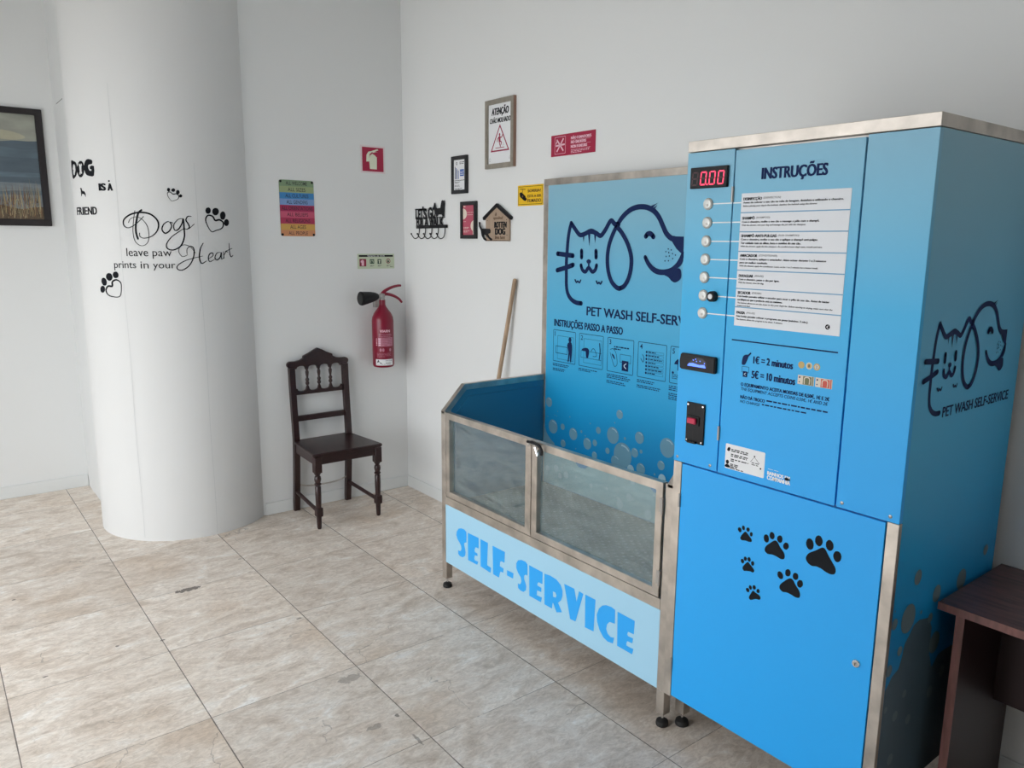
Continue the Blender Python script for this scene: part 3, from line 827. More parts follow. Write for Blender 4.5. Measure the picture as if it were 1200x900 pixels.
a.blob([(1.621, .78), (1.640, .745), (1.675, .715), (1.71, .69), (1.621, .66)], BUBBLE, 2, 3)
a.link('bubble_print', bp)

def logo(art, k=1.0, ox=1.6, oy=1.4, m=NAVY):
    """the one-line cat and dog head: traced on the splash panel, k scales it for the cabinet side"""
    P = lambda pts: mm(pts, ox, oy, k)
    w = .0235 * k
    art.stroke(P(G1['body']), w, m); art.stroke(P(G1['ear']), w, m, 1)
    art.blob(P(G1['brow']), m, 2, 3)
    for s in ('sp1', 'sp2', 'sp3'): art.poly(P(G1[s]), m, 3)
    for s in ('eye1', 'eye2'): art.stroke(P(G1[s]), w * .92, m, 3)
    art.poly(P(G1['nose']), m, 3); art.stroke(P(G1['m0']), w * .5, m, 2); art.stroke(P(G1['m1']), w * .85, m, 3)
    art.stroke(P(G1['w1']), w * 1.05, m, 2); art.stroke(P(G1['w2']), w * 1.05, m, 2)
    art.stroke(P(G1['p1']), w * .38, m, 3); art.stroke(P(G1['p2']), w * .38, m, 3)
    art.stroke(P(G1['lear'] + [G2['rear'][-1]]), w, m, 3); art.stroke(P(G2['rear']), w, m, 4)
    art.stroke(P(G2['head']), w * 1.05, m, 2)
    art.poly(P(G2['tuft1']), m, 3); art.poly(P(G2['tuft2']), m, 3)
    art.stroke(P(G2['eye']), w * 1.0, m, 3)
    art.poly(P(G2['nose']), m, 3)
    art.stroke(P(G2['jaw']), w * 1.0, m, 2, wf=lambda t: .85 + .5 * math.sin(math.pi * min(1, t * 1.3)) * .5)
    art.blob(P(G2['chin']), m, 4, 3); art.blob(P(G2['lip']), m, 5, 3)
    for q in P(G2['dots']): art.ell(q[0], q[1], .0035 * k, .0035 * k, m, 3, 8)
a = Art(fb); logo(a); a.text('PET WASH SELF-SERVICE', 1.936, 1.416, 2.668, 1.462, NAVY, 0, .012, fat=.0012)
label(a.link('cat_and_dog_logo', bp), 'navy one-line cat and dog logo over PET WASH SELF-SERVICE')
a = Art(fb)
a.text('INSTRUÇÕES PASSO A PASSO', 1.688, 1.342, 2.192, 1.378, NAVY, 0, .012, cap=True, fat=.0014)
a.link('lettering', bp)
def fake_lines(art, x, z, widths, h, gap, m, layer=0):
    """printed lines too small to read: rows of short word-long dashes"""
    r = random.Random(int(x * 977 + z * 313))
    for i, wd in enumerate(widths):
        if wd <= 0: continue
        c = x
        while c < x + wd - .002:
            L_ = min(r.uniform(.006, .022), x + wd - c)
            art.rect(c, z - i * gap - h, c + L_, z - i * gap, m, layer)
            c += L_ + .0035
STEPX = [1.682, 1.886, 2.092, 2.296, 2.494]
for i, x in enumerate(STEPX):
    a = Art(fb)
    x1, z0, z1 = x + .177, 1.152, 1.322
    a.outline(x, z0, x1, z1, .0028, NAVY, 0, .006)
    a.text(str(i + 1), x + .012, z1 - .034, x + .024, z1 - .010, NAVY, 0, .01, fit=False)
    if i == 0:
        a.outline(x + .035, z0 + .015, x + .16, z1 - .03, .0015, NAVY); a.outline(x + .022, z0 + .045, x + .115, z0 + .085, .003, NAVY)
        a.blob([(x + .118, z0 + .012), (x + .124, z0 + .06), (x + .112, z0 + .095), (x + .125, z0 + .112), (x + .145, z0 + .112), (x + .152, z0 + .08), (x + .146, z0 + .012), (x + .138, z0 + .012), (x + .133, z0 + .05), (x + .128, z0 + .012)], NAVY, 1, 2)
        a.ell(x + .133, z0 + .126, .011, .014, NAVY, 1, 14)
    elif i == 1:
        a.outline(x + .035, z0 + .02, x + .165, z1 - .025, .0015, NAVY); a.outline(x + .015, z0 + .045, x + .165, z0 + .082, .002, NAVY)
        a.blob([(x + .02, z0 + .088), (x + .05, z0 + .098), (x + .075, z0 + .09), (x + .07, z0 + .05), (x + .055, z0 + .05), (x + .05, z0 + .08), (x + .03, z0 + .08)], NAVY, 1, 2)
        a.stroke([(x + .09, z0 + .085), (x + .105, z0 + .1), (x + .12, z0 + .09), (x + .13, z0 + .065), (x + .105, z0 + .06)], .003, NAVY, 1)
        a.stroke([(x + .15, z0 + .05), (x + .155, z0 + .09), (x + .15, z0 + .13)], .006, NAVY, 1)
    elif i == 2:
        fake_lines(a, x + .045, z1 - .04, [.10, .045], .006, .011, NAVY)
        a.stroke([(x + .02, z1 - .06), (x + .04, z1 - .055), (x + .06, z1 - .075), (x + .07, z0 + .045), (x + .052, z0 + .03), (x + .035, z0 + .06), (x + .02, z0 + .095)], .0025, NAVY, 1)
        a.blob([(x + .03, z0 + .09), (x + .045, z0 + .085), (x + .055, z0 + .065), (x + .045, z0 + .07)], NAVY, 1, 2)
        a.outline(x + .088, z0 + .055, x + .16, z0 + .095, .002, NAVY); a.rect(x + .102, z0 + .015, x + .145, z0 + .065, NAVY, 1)
        a.stroke([(x + .13, z0 + .052), (x + .117, z0 + .04), (x + .13, z0 + .028)], .005, PALEINK, 2)
    elif i == 3:
        for q in range(7):
            zq = z1 - .045 - q * .0165
            a.ell(x + .055, zq, .0055, .006, NAVY, 1, 10); a.outline(x + .064, zq - .006, x + .16, zq + .006, .001, NAVY)
            fake_lines(a, x + .067, zq + .003, [.045 + .02 * (q % 3)], .005, .01, NAVY, 1)
        a.stroke([(x + .02, z0 + .09), (x + .035, z0 + .075), (x + .04, z0 + .095), (x + .03, z0 + .11)], .003, NAVY, 1)
    else:
        a.blob([(x + .025, z0 + .09), (x + .045, z0 + .115), (x + .065, z0 + .1), (x + .06, z0 + .06), (x + .045, z0 + .065), (x + .045, z0 + .09)], NAVY, 1, 2)
        a.ell(x + .02, z0 + .05, .006, .006, NAVY, 1, 10)
        fake_lines(a, x + .015, z0 + .042, [.05, .045, .05], .003, .008, NAVY, 1)
    rows = ([.13, .12, 0, .10, .09], [.14, .09], [.14, .16, .15, 0, .12, .13], [.11, .10, 0, .15, .14], [.13, .12, .14, 0, .13, .12, .13, .11], [.13, .11, 0, .12])[i]
    fake_lines(a, x, z0 - .012, rows, .0042, .0085, NAVY)
    a.link('step_diagram', bp)
# end panels: blue sheet with a raised border
for x0, x1, s in ((TX0 + .010, TX0 + .026, 1), (TX1 - .026, TX1 - .010, -1)):
    pr = lambda u, v, h, x0=x0: Vector((x0 + h, u, v))
    e = MB().prism([(TY + .03, .459), (TY + .03, .93), (-.588, 1.045), (TB - p, 1.045), (TB - p, .459)], pr, 0, .016, BLUEIN)
    e = e.link('end_panel', tub)
    xi = x1 if s > 0 else x0
    pi_ = lambda u, v, h, xi=xi, s=s: Vector((xi + h * s, u, v))
    MB().prism([(TY + .06, .462), (TY + .06, .915), (-.565, 1.005), (TB - p - .02, 1.005), (TB - p - .02, .462)], pi_, 0, .004, BLUEIN).link('lining_sheet', e)
MB().box(TX0 + .03, TX1 - .03, TY + p, -.064, .425, .459, TUBMAT, 0).link('tub_floor', tub)
MB().box(TX0 + .045, TX1 - .045, TY + .03, -.075, .20, .425, STEEL2, .004).link('shade_box', tub)  # unseen box, added to darken the floor beneath the tub
fp = MB().box(TX0 + p - .004, TX1 - p + .001, TY, TY + .012, .147, .4595, PANELPALE, .001).link('front_panel', tub)
a = Art(front(TY))
for D in (L1, L2, L3, L4):
    for k, pts in D.items():
        if k == 'Rhole': continue
        q = mm(pts, 1.7, .2)
        hol = [mm(L2['Rhole'], 1.7, .2)] if (k == 'R') else []
        a.poly(q, LETTER, 0, hol)
label(a.link('lettering', fp), 'chunky bright blue SELF-SERVICE lettering')
def tub_door(x0, x1, sl, sr):
    z0, z1 = .505, .941
    pane = MB().box(x0 + sl - .008, x1 - sr + .008, TY + .017, TY + .022, z0 + .03 - .008, z1 - .032 + .008, GLASS, 0)
    d = MB().prism([(x0, z0), (x1, z0), (x1, z1), (x0, z1)], lambda u, v, h: Vector((u, TY - h, v)), -.026, 0.001, STEEL, .0012,
                   holes=[[(x0 + sl, z0 + .03), (x0 + sl, z1 - .032), (x1 - sr, z1 - .032), (x1 - sr, z0 + .03)]])
    for a_, b_ in (((x0 + .001, z0 + .001), (x0 + sl, z0 + .03)), ((x1 - .001, z0 + .001), (x1 - sr, z0 + .03)),):   # mitre lines
        d.tube([(a_[0], TY - .0006, a_[1]), (b_[0], TY - .0006, b_[1])], .0006, STEEL2, 4)
    d = d.link('door', tub)
    label(pane.link('pane', d), 'clear pane with wipe marks')
    return d
dl = tub_door(1.629, 2.3045, .031, .040)
dr = tub_door(2.3085, 3.046, .036, .032)
for z in (.857, .583):
    h = MB().tube([(3.0505, TY - .006, z - .029), (3.0505, TY - .006, z + .029)], .006, STEEL2, 10)
    h.box(3.032, 3.049, TY - .003, TY, z - .026, z + .026, STEEL2, .0005)
    h.link('hinge', dr)
lt = MB().lathe([(.012, 0), (.013, .012), (.009, .016)], (2.297, TY - .001, .926), CHROME, '-y', 16)
lt.lathe([(.012, 0), (.013, .014), (.009, .018)], (2.345, TY - .001, .924), CHROME, '-y', 16)
lt.tube(spline([(2.292, TY - .012, .934), (2.33, TY - .016, .938), (2.372, TY - .016, .934), (2.388, TY - .014, .915), (2.388, TY - .014, .895)], 5), .0065, BLACK, 8)
lt.tube([(2.35, TY - .016, .922), (2.368, TY - .018, .888)], [.007, .005], CHROME, 8)
label(lt.link('latch', tub), 'black and chrome latch joining the two doors')

# ================================================================== control cabinet
CX0, CX1, CY = 3.100, 3.8785, -.7334
cab = thing('wash_control_cabinet', 'tall blue coin-operated control cabinet with red digital display beside the wash tub', 'payment machine', (3.49, -.38, 0))
b = MB().box(CX0 + .003, CX1 - .004, CY + .02, -.045, .16, 2.066, STEEL2, .001)
b.link('body', cab)
MB().box(CX0, CX1 + .001, CY - .001, -.045, 2.066, 2.0995, STEEL, .001).link('top_frame', cab)
sp = MB().box(CX1 - .004, CX1, CY + .017, -.043, .158, 2.064, PRINTBLUE, .0005).link('side_panel', cab)
MB().box(CX0 - .001, CX0 + .003, CY + .019, -.043, .158, 2.064, PRINTBLUE, .0005).link('side_panel', cab)
# bubbles and foam printed on the right-hand side
sd = side(CX1)
a = Art(sd)
foam = mm([(-715, 160), (-715, 501), (-714, 547), (-681, 580), (-647, 590), (-632, 623), (-625, 659), (-600, 682), (-576, 704), (-547, 710), (-482, 698), (-457, 659),
           (-454, 610), (-453, 569), (-425, 519), (-391, 548), (-349, 550), (-288, 546), (-230, 590), (-160, 575), (-100, 600), (-45, 590), (-45, 160)])
a.poly(foam, FOAM, 0)
for y, z, r in [(-586, 853, 23), (-450, 765, 27), (-620, 737, 44), (-700, 745, 17), (-652, 648, 15), (-705, 605, 18), (-428, 601, 35), (-283, 764, 34), (-593, 493, 13),
                (-701, 483, 10), (-638, 439, 16), (-551, 394, 16), (-422, 435, 19), (-541, 733, 6), (-476, 695, 16), (-705, 785, 3), (-200, 700, 25), (-120, 820, 18), (-350, 480, 20), (-250, 430, 26), (-640, 300, 18)]:
    a.ell(y / 1000, z / 1000, r * .00095, r * .001, FOAM2 if z > 520 else FOAM2, 1.5, 22)
a.link('bubble_print', sp)
a = Art(sd)
k = .616
logo(a, k, -.690 - .095 * k, 1.325 - .070 * k)
a.text('PET WASH SELF-SERVICE', -.548, 1.312, -.098, 1.342, NAVY, 0, .012, fat=.0007)
label(a.link('cat_and_dog_logo', sp), 'navy one-line cat and dog logo over PET WASH SELF-SERVICE')
# upper fronts
cp = MB().box(CX0, 3.2805, CY, CY + .018, 1.0425, 2.0635, PANELBLUE, .001).link('control_panel', cab)
idr = MB().box(3.2845, 3.6925, CY, CY + .018, 1.0425, 2.058, PANELBLUE, .001).link('instruction_door', cab)
fpn = MB().box(3.6975, CX1, CY, CY + .018, 1.0425, 2.0635, PANELBLUE, .001).link('front_panel', cab)
lo = MB().box(3.1385, 3.8425, CY, CY + .018, .166, 1.0375, PANELBLUE, .001).link('lower_door', cab)
for x0, x1 in ((CX0, 3.1345), (3.8455, CX1)):
    MB().box(x0, x1, CY + .002, CY + .02, .158, 1.041, STEEL, .001).link('post', cab)
for par, pts in ((cp, ((3.116, 1.058), (3.254, 1.058))), (fpn, ((3.715, 1.058), (3.853, 1.058)))):
    for x, z in pts:
        s = MB().lathe([(.0052, 0), (.005, .0012), (.003, .0022)], (x, CY, z), STEEL2, '-y', 14)
        s.box(x - .0035, x + .0035, CY - .0026, CY - .002, z - .0005, z + .0005, BLACK, 0)
        s.link('screw', par)
for par, x, zs in ((idr, 3.2825, (1.928, 1.174)), (lo, 3.1365, (.906, .290))):
    for z in zs:
        MB().tube([(x, CY - .003, z - .023), (x, CY - .003, z + .023)], .0045, STEEL2, 10).link('hinge', par)
fc = front(CY)
# display
ds = MB().box(3.120, 3.264, CY - .010, CY, 1.951, 2.016, BLACK, .002).link('display', cab)
label(ds, 'black display housing showing 0.00')
a = Art(front(CY - .010), .0004)
def seven(art, x, z, w, h, segs, m, layer=0):
    t = w * .17; sl = .08
    S = lambda pts: [(x + q[0] + (q[1]) * sl, z + q[1]) for q in pts]
    H = h / 2
    G = {'a': [(t * .6, h), (w - t * .6, h), (w - t * 1.4, h - t), (t * 1.4, h - t)], 'd': [(t * 1.4, t), (w - t * 1.4, t), (w - t * .6, 0), (t * .6, 0)],
         'g': [(t * .7, H), (t * 1.3, H + t / 2), (w - t * 1.3, H + t / 2), (w - t * .7, H), (w - t * 1.3, H - t / 2), (t * 1.3, H - t / 2)],
         'f': [(0, h - t * .5), (t, h - t * 1.3), (t, H + t * .7), (0, H + t * .2)], 'b': [(w, h - t * .5), (w, H + t * .2), (w - t, H + t * .7), (w - t, h - t * 1.3)],
         'e': [(0, H - t * .2), (t, H - t * .7), (t, t * 1.3), (0, t * .5)], 'c': [(w, H - t * .2), (w, t * .5), (w - t, t * 1.3), (w - t, H - t * .7)]}
    for s in segs: art.poly(S(G[s]), m, layer)
for i, x in enumerate((3.127, 3.160, 3.194, 3.227)):
    seven(a, x, 1.960, .024, .042, 'abcdefg' if i == 0 else 'g', DIMRED)
    if i: seven(a, x, 1.960, .024, .042, 'abcdef', GLOWRED)
a.ell(3.189, 1.962, .003, .003, GLOWRED, 0, 10)
label(a.link('digits', ds), 'glowing red 0.00 digits')
# programme buttons with their guide lines
BZ = [1.902, 1.844, 1.786, 1.729, 1.672, 1.614, 1.557]
BTN = mat('silver_button', (.50, .50, .48, 1), .42, .6)
for z in BZ:
    bt = MB().lathe([(.0185, 0), (.0185, .003), (.016, .005), (.0145, .0045), (.013, .006), (.004, .0068)], (3.191, CY, z), BTN, '-y', 26)
    bt.lathe([(.004, 0), (.004, .0012)], (3.191, CY - .0068, z - .004), STEEL2, '-y', 12)
    bt.link('push_button', cab)
    for g0, g1, gp in ((3.21, 3.2805, cp), (3.2845, 3.315, idr)):
        ga = Art(fc); ga.rect(g0, z - .0018, g1, z + .0018, WHITEINK); ga.link('guide_line', gp)
kn = MB().lathe([(.017, 0), (.0165, .016), (.013, .018), (.0125, .0185)], (3.231, CY, 1.613), BLACK, '-y', 24)
kn.lathe([(.0085, 0), (.008, .0012)], (3.231, CY - .0185, 1.613), PAPER, '-y', 20)
label(kn.link('selector_knob', cab), 'small black knob with white cap')
# instruction sheet
sh = MB().box(3.3150, 3.6650, CY - .0012, CY, 1.528, 1.929, VINYL, 0).link('instruction_sheet', cab)
a = Art(front(CY - .0012), .0003, .0002)
SEC = [1.929, 1.872, 1.815, 1.756, 1.699, 1.643, 1.586]
for z in SEC[1:]: a.rect(3.315, z - .0016, 3.665, z + .0016, mat('separator_blue', rgb(110, 160, 195), .5), 0)
TXT = [('DESINFECÇÃO', '(DISINFECTION)', .128, [('Antes de colocar o seu cão na cuba de lavagem, desinfete-a utilizando o chuveiro.', .322, 1)], [('Before placing your dog in the bathtub, disinfect the bathtub using the shower.', .245)]),
       ('SHAMPÔ', '(SHAMPOO)', .096, [('Com o chuveiro, molhe o seu cão e massage o pêlo com o shampô.', .255, 1)], [('With the shower, wet your dog and massage the pet with the shampoo.', .214)]),
       ('SHAMPÔ ANTI-PULGAS', '(FLEA SHAMPOO)', .196, [('Com o chuveiro, molhe o seu cão e aplique o shampô anti-pulgas.', .255, 1), ('Ter cuidado com os olhos, boca e ouvidos do seu cão.', .203, 1)], [("With the shower, apply the flea shampoo. Be careful of your dog's eyes, mouth and ears.", .27)]),
       ('AMACIADOR', '(CONDITIONER)', .130, [('Com o chuveiro, aplique o amaciador, deixe actuar durante 1 a 2 minutos', .285, 1), ('para um melhor resultado.', .098, 1)], [('With the shower, apply the conditioner. Leave on for 1 to 2 minutes for a better result.', .262)]),
       ('ENXAGUAR', '(RINSE)', .088, [('Com o chuveiro, passe o cão por água.', .142, 1)], [('With the shower, rinse the dog.', .09)]),
       ('SECADOR', '(DRYER)', .084, [('Este botão permite utilizar o secador para secar o pêlo do seu cão. Antes de iniciar', .305, 1), ('certifique-se que a potência está no máximo.', .157, 1)], [("The button allows to use the dryer to dry your dog's fur. Before starting to drying, make sure that the", .316), ('power is at least.', .048)]),
       ('PAUSA', '(PAUSE)', .066, [('Este botão permite colocar o programa em pausa (máximo. 2 min.).', .245, 1)], [('The buttons allows the program to be timer, 2 minutes.', .163)])]
for z, (hd, en, hw, pt, gbx) in zip(SEC, TXT):
    c = z - (.012 if len(pt) + len(gbx) < 3 else .0075)
    frac = len(hd) / (len(hd) + .72 * len(en) + .8)
    a.text(hd, 3.3225, c - .0085, 3.3225 + hw * frac, c - .0005, INK, 0, .012, cap=True, fat=.0006)
    a.text(en, 3.3225 + hw * frac + .005, c - .0078, 3.3225 + hw, c - .0008, GREYINK, 0, .01, .2)
    c -= .0125
    for s, wd, _ in pt:
        a.text(s, 3.3225, c - .0075, 3.3225 + wd, c, INK, 0, .012, fat=.0004); c -= .0105
    for s, wd in gbx:
        a.text(s, 3.3225, c - .0062, 3.3225 + wd, c, GREYINK, 0, .012, .2, fat=.0003); c -= .0085
a.ell(3.628, 1.551, .0072, .0072, INK, 0, 20)
a.stroke([(3.630, 1.5545), (3.6255, 1.551), (3.630, 1.5475)], .0018, PAPER, 1)
a.link('lettering', sh)
# door lettering
a = Art(fc)
a.text('INSTRUÇÕES', 3.381, 1.968, 3.590, 2.000, NAVY, 0, .014, cap=True, fat=.0016)
a.rect(3.310, 1.4805, 3.665, 1.4845, NAVY)
a.text('1€ = 2 minutos', 3.394, 1.417, 3.529, 1.441, NAVY, 0, .010, fat=.001)
a.text('5€ = 10 minutos', 3.391, 1.371, 3.540, 1.396, NAVY, 0, .010, fat=.001)
a.text('O EQUIPAMENTO ACEITA MOEDAS DE 0,50€, 1€ E 2€', 3.354, 1.342, 3.651, 1.3525, NAVY, 0, .012, cap=True, fat=.0005)
a.text('THE EQUIPMENT ACCEPTS COINS 0,50€, 1€ AND 2€', 3.355, 1.328, 3.648, 1.3375, NAVY, 0, .01, .15, cap=True)
a.text('NÃO DÁ TROCO', 3.355, 1.302, 3.443, 1.312, NAVY, 0, .012, cap=True, fat=.0005)
a.text('NO CHANGE', 3.355, 1.288, 3.427, 1.297, NAVY, 0, .004, .15)
fake_lines(a, 3.449, 1.3115, [.20], .0045, .01, NAVY); fake_lines(a, 3.434, 1.297, [.153], .004, .01, NAVY)
a.blob([(3.352, 1.412), (3.358, 1.408), (3.366, 1.412), (3.374, 1.432), (3.377, 1.443), (3.372, 1.442), (3.362, 1.440), (3.355, 1.432)], NAVY, 0, 3)
a.stroke([(3.370, 1.434), (3.382, 1.447)], .005, NAVY, 1)
a.outline(3.354, 1.385, 3.380, 1.404, .0012, NAVY); a.rect(3.359, 1.371, 3.375, 1.389, NAVY, 1)
a.stroke([(3.3695, 1.384), (3.3645, 1.380), (3.3695, 1.376)], .002, PALEINK, 2)
a.link('lettering', idr)
a = Art(fc)
gold, silver = mat('coin_gold_ink', rgb(190, 165, 100), .5), mat('coin_silver_ink', rgb(200, 198, 185), .5)
for x, o_, i_ in ((3.556, gold, gold), (3.581, silver, gold), (3.605, gold, silver)):
    a.ell(x, 1.434, .0102, .0102, o_, 0, 22); a.ell(x, 1.434, .0068, .0068, i_, 1, 18)
    a.text('2' if x == 3.605 else '1', x - .002, 1.430, x + .002, 1.438, GREYINK, 2, .02) if x != 3.556 else None
a.link('coin_pictures', idr)
a = Art(fc)
cream = mat('banknote_cream_ink', rgb(215, 205, 190), .6); nred = mat('banknote_red_ink', rgb(205, 85, 70), .6); ngreen = mat('banknote_grey_ink', rgb(110, 115, 80), .6)
for x0, mm_ in ((3.548, ngreen), (3.604, nred)):
    a.rect(x0, 1.377, x0 + .052, 1.404, cream); a.rect(x0 + .017, 1.378, x0 + .044, 1.402, mm_, 1)
    a.ell(x0 + .006, 1.3975, .0025, .003, NAVY, 1, 8); a.ell(x0 + .006, 1.384, .002, .002, NAVY, 1, 8)
    a.stroke([(x0 + .022, 1.381), (x0 + .022, 1.396), (x0 + .03, 1.400), (x0 + .038, 1.396), (x0 + .038, 1.381)], .003, cream, 2)
    a.rect(x0 + .046, 1.377, x0 + .0495, 1.404, mm_, 1)
a.link('banknote_pictures', idr)
ss = MB().prism(rrect(3.312, 1.0655, 3.458, 1.147, .004), fc, 0, .0008, PAPER)
ss = ss.link('service_sticker', cab)
a = Art(front(CY - .0008), .0003, .0002)
fake_lines(a, 3.334, 1.133, [.068, .064, 0, .064, .06, 0, .066, .012], .0032, .0054, INK)
fake_lines(a, 3.333, 1.084, [.03, .028, .026, .05], .0028, .0045, INK)
a.blob([(3.318, 1.127), (3.323, 1.136), (3.330, 1.135), (3.329, 1.126), (3.323, 1.123)], INK, 0, 3)
a.ell(3.322, 1.087, .006, .007, INK, 0, 14); a.blob([(3.3135, 1.0695), (3.315, 1.077), (3.322, 1.080), (3.330, 1.077), (3.332, 1.0695)], INK, 0, 3)
a.stroke([(3.408, 1.108), (3.421, 1.125), (3.439, 1.108)], .0014, INK, 0, False); a.ell(3.421, 1.127, .003, .0025, INK, 0, 8); a.ell(3.445, 1.093, .003, .003, INK, 0, 8)
fake_lines(a, 3.412, 1.107, [.026, .024], .0028, .006, GREYINK)
a.link('print', ss)
a = Art(fc)
a.text('BANHOS EM', 3.470, 1.081, 3.547, 1.0925, WHITEINK, 0, .012, fat=.0007); a.text('COMPANHIA', 3.470, 1.066, 3.549, 1.079, WHITEINK, 0, .012, fat=.0007)
a.ell(3.537, 1.083, .007, .005, INK, 2, 14); a.ell(3.546, 1.083, .003, .003, INK, 2, 10); fake_lines(a, 3.471, 1.1005, [.041], .0018, .004, PALEINK)
a.link('maker_mark', idr)
# banknote slot
bl = MB().prism([(3.118, 1.372), (3.116, 1.394), (3.121, 1.4195), (3.262, 1.4195), (3.262, 1.366), (3.121, 1.366)], front(CY), 0, .016, BLACK, .003)
bl = bl.link('banknote_slot', cab)
a = Art(front(CY - .016), .0005)
a.poly([(3.150, 1.384), (3.168, 1.400), (3.19, 1.412), (3.212, 1.411), (3.228, 1.402), (3.232, 1.384)], mat('slot_mouth', (.004, .004, .02, 1), .3), 0)
a.poly([(3.152, 1.381), (3.228, 1.381), (3.222, 1.391), (3.20, 1.388), (3.175, 1.392), (3.160, 1.390)], GLOWBLUE, 1)
for q in ((3.176, 1.402), (3.19, 1.399), (3.204, 1.401), (3.222, 1.396), (3.186, 1.406)): a.ell(q[0], q[1], .0022, .0018, GLOWBLUE, 1, 8)
label(a.link('slot_light', bl), 'blue lit slot mouth')
# coin slot
cn = MB().box(3.1495, 3.2245, CY - .006, CY, 1.120, 1.2575, BLACK, .0015)
cn.box(3.162, 3.198, CY - .014, CY - .005, 1.120, 1.128, BLACK, .001)
cn.box(3.1545, 3.2065, CY - .010, CY - .005, 1.182, 1.214, BLACK, .001)
cn = cn.link('coin_slot', cab)
groove = mat('dark_groove', (.002, .002, .002, 1), .6)
a = Art(front(CY - .006), .0004); a.rect(3.180, 1.215, 3.183, 1.245, groove); a.link('slit', cn)
a = Art(front(CY - .006), .0004); a.rect(3.180, 1.128, 3.183, 1.164, groove); a.link('slit', cn)
MB().box(3.164, 3.198, CY - .020, CY - .010, 1.188, 1.207, REDBTN, .002).link('reject_button', cn)
for x in (3.1565, 3.2175):
    for z in (1.128, 1.2495):
        MB().lathe([(.0034, 0), (.003, .0015)], (x, CY - .006, z), CHROME, '-y', 10).link('screw', cn)
# paws and lock on the lower door
for D in (PB, PM1, PM2, PS1, PS2, PS3):
    a = Art(fc)
    for k_, pts in D.items():
        q = mm(pts, 3.4, .65)
        a.blob(q, INK, 0, 3) if k_ == 'pad' else a.poly(q, INK)
    a.link('paw_print', lo)
lk = MB().lathe([(.0125, 0), (.0125, .003), (.010, .006), (.0085, .0062)], (3.800, CY, .602), CHROME, '-y', 22)
lk.lathe([(.0075, 0), (.007, .0015)], (3.800, CY - .0062, .602), STEEL2, '-y', 16)
lk.box(3.799, 3.801, CY - .0085, CY - .0075, .598, .606, BLACK, 0)
lk.link('lock', lo)
for x in (3.118, CX1 - .03):
    for y in (-.636, -.08):
        lg = MB().box(x - .02, x + .02, y - .02, y + .02, .052, .162, STEEL).link('leg', cab)
        ft = MB().lathe([(.005, .055), (.005, .024)], (x, y, 0), CHROME, seg=10)
        ft.lathe([(.009, .026), (.023, .018), (.026, .006), (.025, 0)], (x, y, 0), RUBBER, seg=20)
        label(ft.link('levelling_foot', lg), 'black round levelling foot')

# ================================================================== carved chair
ch = thing('chair', 'dark carved wooden chair with spindle back standing against the left wall', 'chair', (.23, -.686, 0))
CYM = -.686
def zc(x0):   # back frame: u = y, v = z, leaning slightly towards the wall
    return lambda u, v, h: Vector((x0 - (v - .48) * .055 + h, u, v))
bk = zc(.058)
for s in (-1, 1):
    yy = CYM + s * .186
    l = MB()
    path = [(.022, .0), (.036, .12), (.052, .28), (.066, .45), (.066, .52), (.048, .75), (.036, .965)]
    P = spline([(q[0], q[1], 0) for q in path], 5)
    vs, fs = [], []
    for q in P:
        t = q[1]
        w = .0185
        d = .017
        for dx, dy in ((-d, -w), (d, -w), (d, w), (-d, w)): vs.append((q[0] + dx + .0, yy + dy, t))
    for i in range(len(P) - 1):
        for k in range(4):
            fs.append((4 * i + k, 4 * i + (k + 1) % 4, 4 * i + 4 + (k + 1) % 4, 4 * i + 4 + k))
    fs += [(3, 2, 1, 0), tuple(4 * (len(P) - 1) + k for k in range(4))]
    l.add(vs, fs, WOOD)
    label(l.link('leg', ch), 'rear leg running up as a back post')
for s in (-1, 1):
    yy = CYM + s * .2065
    l = MB().box(.412, .458, yy - .023, yy + .023, .365, .466, WOOD, .002)
    l.lathe([(.011, 0), (.014, .01), (.0165, .085)], (.435, yy, 0), WOOD, seg=20)
    l.box(.414, .456, yy - .021, yy + .021, .082, .14, WOOD, .004)
    l.lathe([(.016, .138), (.0175, .16), (.019, .22), (.0185, .275), (.014, .282), (.021, .288), (.021, .295), (.015, .30), (.019, .31), (.0215, .325), (.019, .34), (.013, .347), (.016, .353), (.021, .36), (.021, .367)],
            (.435, yy, 0), WOOD, seg=24)
    label(l.link('leg', ch), 'turned front leg')
se = MB()
se.prism([(.448, CYM - .238), (.455, CYM - .234), (.458, CYM), (.455, CYM + .234), (.448, CYM + .238), (.085, CYM + .205), (.085, CYM + .17), (.045, CYM + .17), (.045, CYM - .17), (.085, CYM - .17), (.085, CYM - .205)],
         lambda u, v, h: Vector((u, v, h)), .468, .488, WOOD, .004)
se.link('seat', ch)
ap = MB()
ap.box(.424, .446, CYM - .19, CYM + .19, .415, .468, WOOD)
for s in (-1, 1):
    a0, a1 = (.06, CYM + s * .186), (.435, CYM + s * .2065)
    ang = math.atan2(a1[1] - a0[1], a1[0] - a0[0])
    ap.box(.08, .42, CYM + s * .196 - .011, CYM + s * .196 + .011, .41, .468, WOOD, .001, Matrix.Rotation(ang, 3, 'Z'))
ap.link('seat_frame', ch)
for s in (-1, 1):
    MB().tube([(.042, CYM + s * .188, .135), (.42, CYM + s * .205, .11)], .0125, WOOD, 8).link('stretcher', ch)
def sym(pts): return pts + [(-u, v) for u, v in reversed(pts) if abs(u) > 1e-6]
top = [(0, 1.084), (-.03, 1.071), (-.062, 1.053), (-.102, 1.037), (-.102, 1.024), (-.125, 1.012), (-.16, 1.006), (-.195, 1.007), (-.210, .999), (-.215, .985), (-.210, .971), (-.198, .963), (-.165, .961)]
low = []
